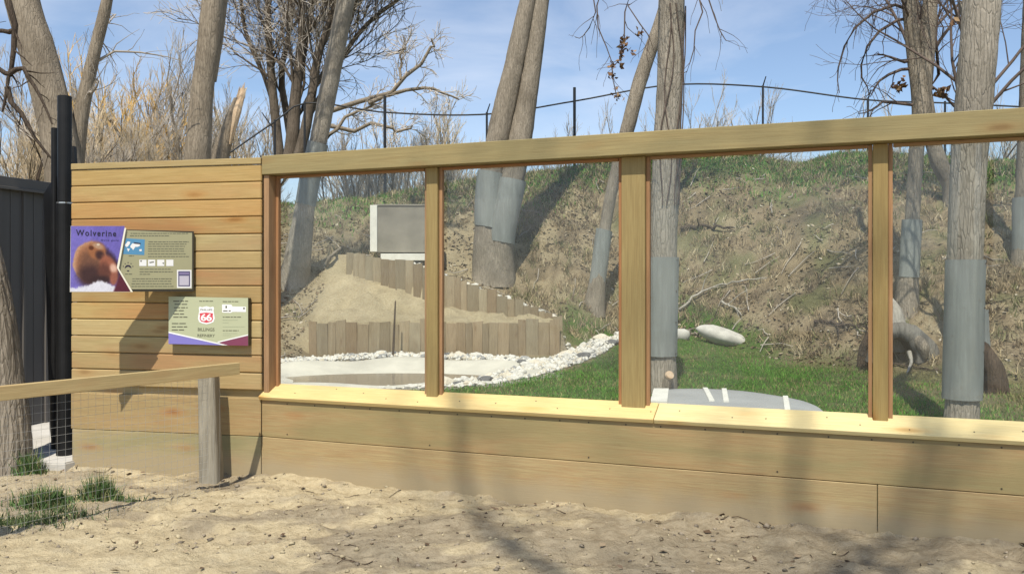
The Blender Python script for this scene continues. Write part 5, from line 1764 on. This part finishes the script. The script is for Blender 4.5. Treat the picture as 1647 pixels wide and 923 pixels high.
SM = [stone_mat('white_stone', (0.60, 0.58, 0.52)), stone_mat('cream_stone', (0.62, 0.56, 0.45)), stone_mat('grey_stone', (0.30, 0.30, 0.29)), stone_mat('dark_stone', (0.13, 0.13, 0.13))]
RM = []
for k in range(10):
    bm = rock_mesh(40 + k, 1, 0.65 + 0.1 * (k % 4), 0.5 + 0.08 * (k % 3), cut=True); me = bpy.data.meshes.new('rock'); bm.to_mesh(me); bm.free()
    me.materials.append(SM[(0, 0, 1, 0, 2, 0, 1, 0, 2, 3)[k]]); RM.append(me)
KN = ['white', 'white', 'cream', 'white', 'grey', 'white', 'cream', 'white', 'grey', 'dark']


def rock(x, y, s, where, k=None):
    k = R.randrange(10) if k is None else k
    z = max(gz(x, y), -0.02)
    o = bpy.data.objects.new('rock', RM[k]); COL.objects.link(o)
    o.location = (x, y, z + s * 0.2); o.scale = (s * R.uniform(.8, 1.35), s * R.uniform(.8, 1.2), s * R.uniform(.7, 1.2)); o.rotation_euler = (R.uniform(-.2, .2), R.uniform(-.2, .2), R.uniform(0, 6.28))
    tagit(o, '%s cobble %s' % (KN[k], where[0]), 'rock', KN[k] + where[1])


n = 5200
t_ = NR.rand(n); X = np.empty(n); Y = np.empty(n); h1 = t_ < 0.5
th = PI * (0.06 + 0.9 * NR.rand(n)); q_ = 0.97 + 0.24 * NR.rand(n)
yy_ = 12.9 + 7.2 * NR.rand(n)
X = np.where(h1, PC[0] + PRX * q_ * np.cos(th), strip_x(yy_) - 0.95 * NR.rand(n) + 0.08); Y = np.where(h1, np.minimum(PC[1] + PRY * q_ * np.sin(th), 18.35), yy_)
k = ~((Y > 18.3) & (X < 1.1)); X, Y = X[k], Y[k]; n = len(X)
base = np.array([(1, 0, 0), (-1, 0, 0), (0, 1, 0), (0, -1, 0), (0, 0, 1), (0, 0, -1)], float)
tf = np.array([(0, 2, 4), (2, 1, 4), (1, 3, 4), (3, 0, 4), (2, 0, 5), (1, 2, 5), (3, 1, 5), (0, 3, 5)])
V = base[None] * (0.6 + 0.8 * NR.rand(n, 6, 1)) * (0.02 + 0.05 * NR.rand(n) ** 2)[:, None, None] * (1, 1, .8) + np.stack([X, Y, np.maximum(terrain(X, Y), -0.02) + 0.02], -1)[:, None]
gc = np.array([(.62, .60, .53), (.55, .50, .40), (.30, .30, .29), (.68, .66, .6)])[NR.choice(4, n, p=(.4, .2, .15, .25))]
tagit(mk('white_gravel', V.reshape(-1, 3), (tf[None] + (np.arange(n) * 6)[:, None, None]).reshape(-1, 3), M['leaf'], cols=np.repeat(gc, 6, 0)), kind='stuff')
w1 = ('in the row between pool and low palisade', ' cobbles behind the pool')
for k in range(100):
    th = PI * (0.10 + 0.86 * R.random()); q = R.uniform(1.0, 1.2)
    x, y = PC[0] + PRX * q * math.cos(th), min(PC[1] + PRY * q * math.sin(th), 18.3)
    rock(x, y, R.uniform(0.05, 0.13), w1)
w2 = ('in the stone strip right of the pool', ' cobbles right of the pool')
for k in range(110):
    y = R.uniform(13.0, 20.4); x = float(strip_x(y)) - R.uniform(0.0, 0.75)
    rock(x, y, 0.05 + 0.13 * R.random() ** 2, w2)
w3 = ('on the ledge above the upper palisade', ' cobbles above the palisade')
for k in range(46):
    x = R.uniform(-2.6, 3.0); y = float(YU(min(x, 0.98))) + R.uniform(0.05, 0.4) + max(0, x - 0.98) * 0.35
    rock(x, y, R.uniform(0.05, 0.12), w3, R.choice((0, 1, 3, 5, 7, 2)))
w4 = ('along the near rim of the pool', ' cobbles at the near pool rim')
for k in range(26):
    x = R.uniform(-2.2, -0.2); y = 12.85 + (x + 1.5) ** 2 * 0.12 + R.uniform(-0.1, 0.3)
    rock(x, y, R.uniform(0.04, 0.09), w4, R.choice((0, 1, 3, 5)))
# long white boulder
h = on(1172, 552)
bm = rock_mesh(77, 0.66, 0.24, 0.19, 3, 0.10)
for v in bm.verts: v.co.z -= v.co.x * 0.30
o = mk_bm('boulder', bm, M['boulder'], None, Matrix.Translation((h.x, h.y, h.z + 0.09)), smooth=True)
tagit(o, 'long white boulder lying at the foot of the bank on green grass', 'boulder')
h = on(1097, 545)
o = mk_bm('boulder', rock_mesh(78, 0.17, 0.15, 0.15, 2, 0.15), M['boulder'], None, Matrix.Translation((h.x, h.y, h.z + 0.08)), smooth=True)
tagit(o, 'small round pale boulder just left of the long white boulder', 'boulder')


# ------------------------------------------------------------------ hollow logs
def arch(name, label, cx_, d, rx_, rz_, base_z, depth, thick, mat, a0=0.0, a1=PI, taper=0.8, seed=1, n=30, m=8, yaw=0.0, extra=None):
    root = thing(name, label, 'log', (cx_, d, base_z))
    V, F = [], []
    rows = []
    for side in (0, 1):
        for j in range(m):
            f = j / (m - 1)
            for i in range(n):
                a = a0 + (a1 - a0) * i / (n - 1)
                w = 1 + 0.10 * float(fbm(a * 2 + seed, f * 2.0 + seed, 3))
                ts = thick * (0.7 + 0.8 * abs(math.cos(a / 2 + 0.3)))
                k = (1 - (1 - taper) * f)
                rr_x = (rx_ * w - (ts if side else 0)) * k; rr_z = (rz_ * w - (ts if side else 0)) * k
                x, y, z = rr_x * math.cos(a), f * depth, rr_z * math.sin(a)
                V.append((cx_ + x * math.cos(yaw) - y * math.sin(yaw), d + x * math.sin(yaw) + y * math.cos(yaw), base_z + z))
    id_ = lambda s, j, i: s * m * n + j * n + i
    for j in range(m - 1):
        for i in range(n - 1):
            F.append((id_(0, j, i), id_(0, j, i + 1), id_(0, j + 1, i + 1), id_(0, j + 1, i)))
            F.append((id_(1, j, i), id_(1, j + 1, i), id_(1, j + 1, i + 1), id_(1, j, i + 1)))
    for i in range(n - 1):
        F.append((id_(0, 0, i), id_(1, 0, i), id_(1, 0, i + 1), id_(0, 0, i + 1)))
        F.append((id_(0, m - 1, i), id_(0, m - 1, i + 1), id_(1, m - 1, i + 1), id_(1, m - 1, i)))
    for j in range(m - 1):
        for i in (0, n - 1):
            F.append((id_(0, j, i), id_(0, j + 1, i), id_(1, j + 1, i), id_(1, j, i)))
    mk('shell', V, F, mat, root, smooth=True)
    return root


h = on(1440, 586)
bx = P(1439, 570, h.y)
M['stump_grey'] = bark('grey_stump_wood', (0.25, 0.235, 0.205), (0.15, 0.14, 0.12), 0.8, 0.6)
hl = arch('hollow_stump', 'upturned hollow grey stump with a pale broken top behind the post', bx.x, h.y - 0.35, 0.60, 0.80, h.z - 0.03, 0.8, 0.26, M['stump_grey'], 0.10, PI - 0.1, 0.72, 3, yaw=-0.15)
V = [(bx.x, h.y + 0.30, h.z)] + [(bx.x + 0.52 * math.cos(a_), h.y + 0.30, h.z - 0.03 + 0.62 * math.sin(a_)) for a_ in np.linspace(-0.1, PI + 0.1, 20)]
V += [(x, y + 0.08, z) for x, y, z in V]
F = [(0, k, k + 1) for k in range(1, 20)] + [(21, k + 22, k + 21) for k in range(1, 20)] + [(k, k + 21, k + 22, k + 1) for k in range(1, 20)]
mk('hollow_shade_cap', V, F, M['log_dark'], hl)  # dark sheet at the back stands in for shade inside the hollow
D = h.y
pts = [P(1436, 560, D + .35), P(1436, 530, D + .3), P(1434, 500, D + .25), P(1428, 478, D + .2)]
V, F, tri, c, r = trunk_np(pts, [0.30, 0.25, 0.17, 0.06], 22, 24, 0.14, 9.0, 7, True)
mk('broken_top', V, [tuple(f) for f in F.tolist()] + tri, M['snag'], hl, smooth=True)
pts = [P(1462, 540, D - .2), P(1475, 545, D - .3), P(1486, 560, D - .42), P(1488, 578, D - .42)]
V, F, tri, c, r = trunk_np(pts, [0.08, 0.11, 0.10, 0.03], 14, 20, 0.14, 9.4, 7, True)
mk('root', V, [tuple(f) for f in F.tolist()] + tri, M['bark'], hl, smooth=True)
pts = [P(1462, 565, D - .3), P(1466, 580, D - .4), P(1462, 592, D - .6), P(1459, 600, D - .8)]
V, F, tri, c, r = trunk_np(pts, [0.045, 0.028, 0.02, 0.012], 10, 16, 0.14, 9.7, 5, True)
mk('root', V, [tuple(f) for f in F.tolist()] + tri, M['snag'], hl, smooth=True)
pts = [P(1402, 540, D - .1), P(1394, 552, D - .2), P(1388, 560, D - .2), P(1386, 572, D - .2)]
V, F, tri, c, r = trunk_np(pts, [0.10, 0.09, 0.07, 0.05], 12, 16, 0.14, 9.9, 5, True)
mk('root', V, [tuple(f) for f in F.tolist()] + tri, M['log_dark'], hl, smooth=True)
for o in hl.children:
    if o.name.startswith('shell'): o['label'] = 'curved grey shell with a dark hollow'
D = 12.3
arch('hollow_log', 'dark brown arched hollow log at the foot of the thick near trunk', P(1577, 600, D).x, D, 0.40, 0.73, -0.04, 0.34, 0.20, M['log_dark'], 0.0, PI, 0.95, 6, yaw=-0.1)

# ------------------------------------------------------------------ fallen branches on the bank


def fallen(px_pts, rad, label, mat='snag', sub=4, seed=1, lift=0.06, cat='branch'):
    pts = []
    for x, y in px_pts:
        h = on(x, y); pts.append(h + Vector((0, -0.05, lift)))
    root = thing('fallen_branch', label, cat, pts[0])
    c, r = cat_rom(pts, np.linspace(rad, rad * 0.35, len(pts)), 18)
    c = c + np.random.RandomState(seed).normal(size=c.shape) * rad * 0.4
    rg = np.random.RandomState(seed)
    parts = [tubes_np(c[None], r[None], 6)]
    if sub:
        a, b_ = grow(c[None], r[None], sub, 0.6, 0.7, 0.1, k=5, wig=0.2, rr=0.6, rng=rg); parts.append(tubes_np(a, np.maximum(b_, 0.006), 4))
    V, F = join_np(parts)
    mk('stem', V, F, M[mat], root)


fallen([(1092, 500), (1120, 480), (1150, 465), (1190, 458), (1232, 452)], 0.035, 'long pale fallen branch slanting across the bank in the third window', seed=2)
fallen([(1095, 372), (1130, 368), (1178, 372)], 0.07, 'dark branch shape standing for a log shadow high on the bank beside the wrapped trunk', 'bark_dark', seed=3)  # dark stem stands in for a log shadow on the bank
fallen([(1310, 520), (1345, 525), (1398, 534)], 0.05, 'dark branch lying at the bank foot left of the hollow stump', 'bark_dark', seed=4)
fallen([(1160, 492), (1180, 500), (1192, 512)], 0.03, 'short pale stick below the long fallen branch', seed=5)
fallen([(526, 445), (540, 425), (552, 402)], 0.05, 'grey stick leaning on the bank beside the leftmost trunk', 'bark', 2, seed=6)
fallen([(1092, 535), (1118, 541), (1128, 543)], 0.04, 'brown stick beside the small round boulder', 'bark', 2, seed=7)
fallen([(1432, 588), (1470, 592), (1520, 600)], 0.02, 'thin dark twig on the grass in front of the hollow stump', 'bark_dark', 2, seed=8, lift=0.02)


# ------------------------------------------------------------------ grass, tufts, litter
def blades(name, X, Y, Z, hgt, wid, cols, lean=0.35, seed=1, curl=0.3):
    rg = np.random.RandomState(seed); n = len(X)
    a = rg.rand(n) * 2 * PI; w = np.stack([np.cos(a), np.sin(a), 0 * a], 1) * (wid * (0.6 + 0.8 * rg.rand(n)))[:, None]
    l = rg.normal(size=(n, 3)) * lean; l[:, 2] = 1; l /= np.linalg.norm(l, axis=1, keepdims=True)
    h = (hgt * (0.5 + rg.rand(n)))[:, None] if np.isscalar(hgt) else (hgt * (0.5 + rg.rand(n)))[:, None]
    b_ = np.stack([X, Y, Z - 0.005], 1); mid = b_ + l * h * 0.6; d2 = l + rg.normal(size=(n, 3)) * curl; d2[:, 2] -= curl * 0.5
    tp = mid + d2 * h * 0.4
    V = np.stack([b_ - w, b_ + w, mid + w * 0.7, mid - w * 0.7, tp], 1).reshape(-1, 3)
    i = np.arange(n)[:, None] * 5
    F = np.concatenate([i + [0, 1, 2], i + [0, 2, 3], i + [3, 2, 4]])
    o = mk(name, V, F, M['blade'], cols=np.repeat(np.clip(cols, 0.01, 1), 5, 0))
    return tagit(o, kind='stuff')


rg = np.random.RandomState(77)
# lawn
n = 110000
Y = 8.6 + (21.5 - 8.6) * rg.rand(n) ** 1.0; px = 600 + 1080 * rg.rand(n); X = (px - CX) / FPX * Y
k = (rg.rand(n) < lawn_mask(X, Y) * (1 - 0.6 * ss(0.45, 0.62, vn(X * 1.3, Y * 1.3)) * ss(1.5, 4, X))) & (behind(X, Y) > 0.3)
X, Y = X[k], Y[k]; n = len(X)
dryk = (rg.rand(n) < (0.10 + 0.62 * ss(4.3, 6.8, X) + 0.3 * ss(0.5, 0.7, vn(X * 0.9 + 5, Y * 0.9))))[:, None]
c = np.where(dryk, np.array((0.23, 0.21, 0.09)), np.array((0.085, 0.215, 0.026))) * (0.65 + 0.7 * rg.rand(n, 1))
blades('lawn_grass', X, Y, terrain(X, Y), 0.05, 0.0055, c, 0.4, 1)
# crest grass
n = 120000
X = -9 + 27 * rg.rand(n); Y = 19 + 9.5 * rg.rand(n)
k = (rg.rand(n) < crest_mask(X, Y)); X, Y = X[k], Y[k]; n = len(X)
c = np.where(rg.rand(n, 1) < 0.35, np.array((0.24, 0.23, 0.10)), np.array((0.10, 0.225, 0.04))) * (0.65 + 0.7 * rg.rand(n, 1))
blades('crest_grass', X, Y, terrain(X, Y), 0.12, 0.014, c, 0.45, 2)
# dry tufts on the bank
nt = 6500
X0 = -7.5 + 24 * rg.rand(nt); s = rg.rand(nt); Y0 = YF(X0) + (YC(X0) - YF(X0)) * s
w = vn(X0 * 0.9, Y0 * 0.9) + 0.5 * vn(X0 * 3, Y0 * 3)
keep = (w > 0.45) & ~((np.abs(X0 + 1.6) < 1.4) & (np.abs(Y0 - 22.2) < 1.4)) & ~((X0 > -4.6) & (X0 < 1.2) & (Y0 < YU(X0) + 1.4)) & ((X0 > -4) | (rg.rand(nt) < 0.3)) & (s > 0.02)
X0, Y0 = X0[keep], Y0[keep]; nb = 13
X = np.repeat(X0, nb) + rg.normal(size=len(X0) * nb) * 0.05; Y = np.repeat(Y0, nb) + rg.normal(size=len(X0) * nb) * 0.05
n = len(X)
tc_ = np.array([(0.40, 0.32, 0.19), (0.30, 0.23, 0.14), (0.46, 0.39, 0.26), (0.16, 0.17, 0.07), (0.20, 0.15, 0.10)])
c = np.repeat(tc_[rg.choice(5, len(X0), p=(.22, .25, .13, .22, .18))], nb, 0) * (0.7 + 0.6 * rg.rand(n, 1))
blades('dry_grass', X, Y, terrain(X, Y), 0.20, 0.008, c, 0.55, 3, 0.6)
# leaf litter and twigs on the bank
n = 40000
X = -8 + 25 * rg.rand(n); s = rg.rand(n) ** 1.2; Y = YF(X) + (YC(X) - YF(X)) * s * 0.92 - 0.3
w = vn(X * 1.1 + 3, Y * 1.1) + 0.5 * vn(X * 4, Y * 4)
k = (w + 0.3 * rg.rand(n) > 0.82) & ~((X > -4.3) & (X < 1.1) & (Y < YU(X) + 0.8)); X, Y = X[k], Y[k]; n = len(X)
a = rg.normal(size=(n, 3)) * (1, 1, 0.45); a /= np.linalg.norm(a, axis=1, keepdims=True)
b_ = np.cross(a, rg.normal(size=(n, 3)) * 0.4 + (0, 0, 1)); b_ /= np.linalg.norm(b_, axis=1, keepdims=True)
s_ = 0.015 + 0.05 * rg.rand(n, 1) ** 2; c0 = np.stack([X, Y, terrain(X, Y) + 0.025], 1)
V = np.stack([c0 - a * s_, c0 + b_ * s_ * 0.6, c0 + a * s_, c0 - b_ * s_ * 0.6], 1).reshape(-1, 3)
F = np.arange(n)[:, None] * 4 + np.array([0, 1, 2, 3])
lc = np.array([(0.10, 0.07, 0.045), (0.42, 0.35, 0.24), (0.22, 0.16, 0.10), (0.52, 0.46, 0.36), (0.10, 0.075, 0.05)])
c = lc[rg.choice(5, n, p=(.3, .2, .25, .1, .15))]
tagit(mk('leaf_litter', V, F, M['leaf'], cols=np.repeat(c, 4, 0)), kind='stuff')
# sticks on the bank
ns = 190
X0 = -7 + 22 * rg.rand(ns); s = rg.rand(ns); Y0 = YF(X0) + (YC(X0) - YF(X0)) * s * 0.8
k = ~((X0 > -4.3) & (X0 < 1.1) & (Y0 < YU(X0) + 0.8)); X0, Y0 = X0[k], Y0[k]; ns = len(X0)
a = rg.rand(ns) * 2 * PI; L = 0.2 + 0.6 * rg.rand(ns)
pts = np.zeros((ns, 4, 3))
for j in range(4):
    xx = X0 + np.cos(a) * L * (j / 3 - .5) + rg.normal(size=ns) * 0.02; yy_ = Y0 + np.sin(a) * L * (j / 3 - .5)
    pts[:, j] = np.stack([xx, yy_, terrain(xx, yy_) + 0.05 + 0.05 * rg.rand(ns)], 1)
V, F = tubes_np(pts, np.tile(np.linspace(0.016, 0.006, 4), (ns, 1)), 4)
tagit(mk('fallen_sticks', V, F, M['twig_grey']), kind='stuff')


# green weed clumps by the left tree (things)
def clump(x, y, rad, h, n, label, seed):
    rg = np.random.RandomState(seed)
    X = x + rg.normal(size=n) * rad; Y = y + rg.normal(size=n) * rad * 0.6
    Z = near_h(X, Y)
    c = np.where(rg.rand(n, 1) < 0.25, np.array((0.20, 0.20, 0.09)), np.array((0.085, 0.15, 0.05))) * (0.6 + 0.8 * rg.rand(n, 1))
    hh = h * np.exp(-((X - x) ** 2 + (Y - y) ** 2) / (2 * (rad * 1.3) ** 2))
    o = blades('weed_clump', X, Y, Z, hh + 0.02, 0.004, c, 0.3, seed, 0.35)
    del o['kind']
    tagit(o, label, 'grass', 'green weed clumps near the left tree')


for (px, py, rd, hh, n, lb_) in [(48, 757, 0.055, 0.16, 520, 'upright green weed clump at the foot of the left tree'), (160, 800, 0.075, 0.15, 900, 'dense green weed clump right of the others in front of the rail'),
                                (70, 808, 0.10, 0.11, 900, 'greyish spreading weed clump before the left tree')]:
    q = g0(px, py); clump(q.x, q.y, rd, hh, n, lb_, px)
Xw, Yw = [], []
rg = np.random.RandomState(91)
for px, py, rd, n in ((205, 800, .05, 120), (110, 822, .12, 260), (20, 832, .14, 420), (60, 836, .12, 260), (90, 800, 0.2, 160)):
    q = g0(px, py); Xw.append(q.x + rg.normal(size=n) * rd); Yw.append(q.y + rg.normal(size=n) * rd * .6)
Xw = np.concatenate(Xw); Yw = np.concatenate(Yw); n = len(Xw)
blades('low_weeds', Xw, Yw, near_h(Xw, Yw), 0.055, 0.004, np.array((0.09, 0.125, 0.05)) * (0.6 + 0.8 * rg.rand(n, 1)), 0.4, 92)

# near left tree
q = g0(18, 752); D = q.y
tree('rough barked tree cut off by the left picture edge', 'tree', [Vector((q.x - 0.02, D, 0)), P(18, 700, D), P(6, 600, D), P(-8, 500, D), P(-30, 400, D), P(-70, 250, D), P(-120, 60, D), P(-160, -100, D)],
     [0.19, 0.155, 0.14, 0.135, 0.13, 0.125, 0.12, 0.115], 'bark', sides=56, n=280, rough=0.15, seed=16.6, top=4, ridges=19, tmin=0.8)

print('objects', len(SC.objects), 'tris approx', sum(len(o.data.polygons) for o in SC.objects if o.type == 'MESH') )
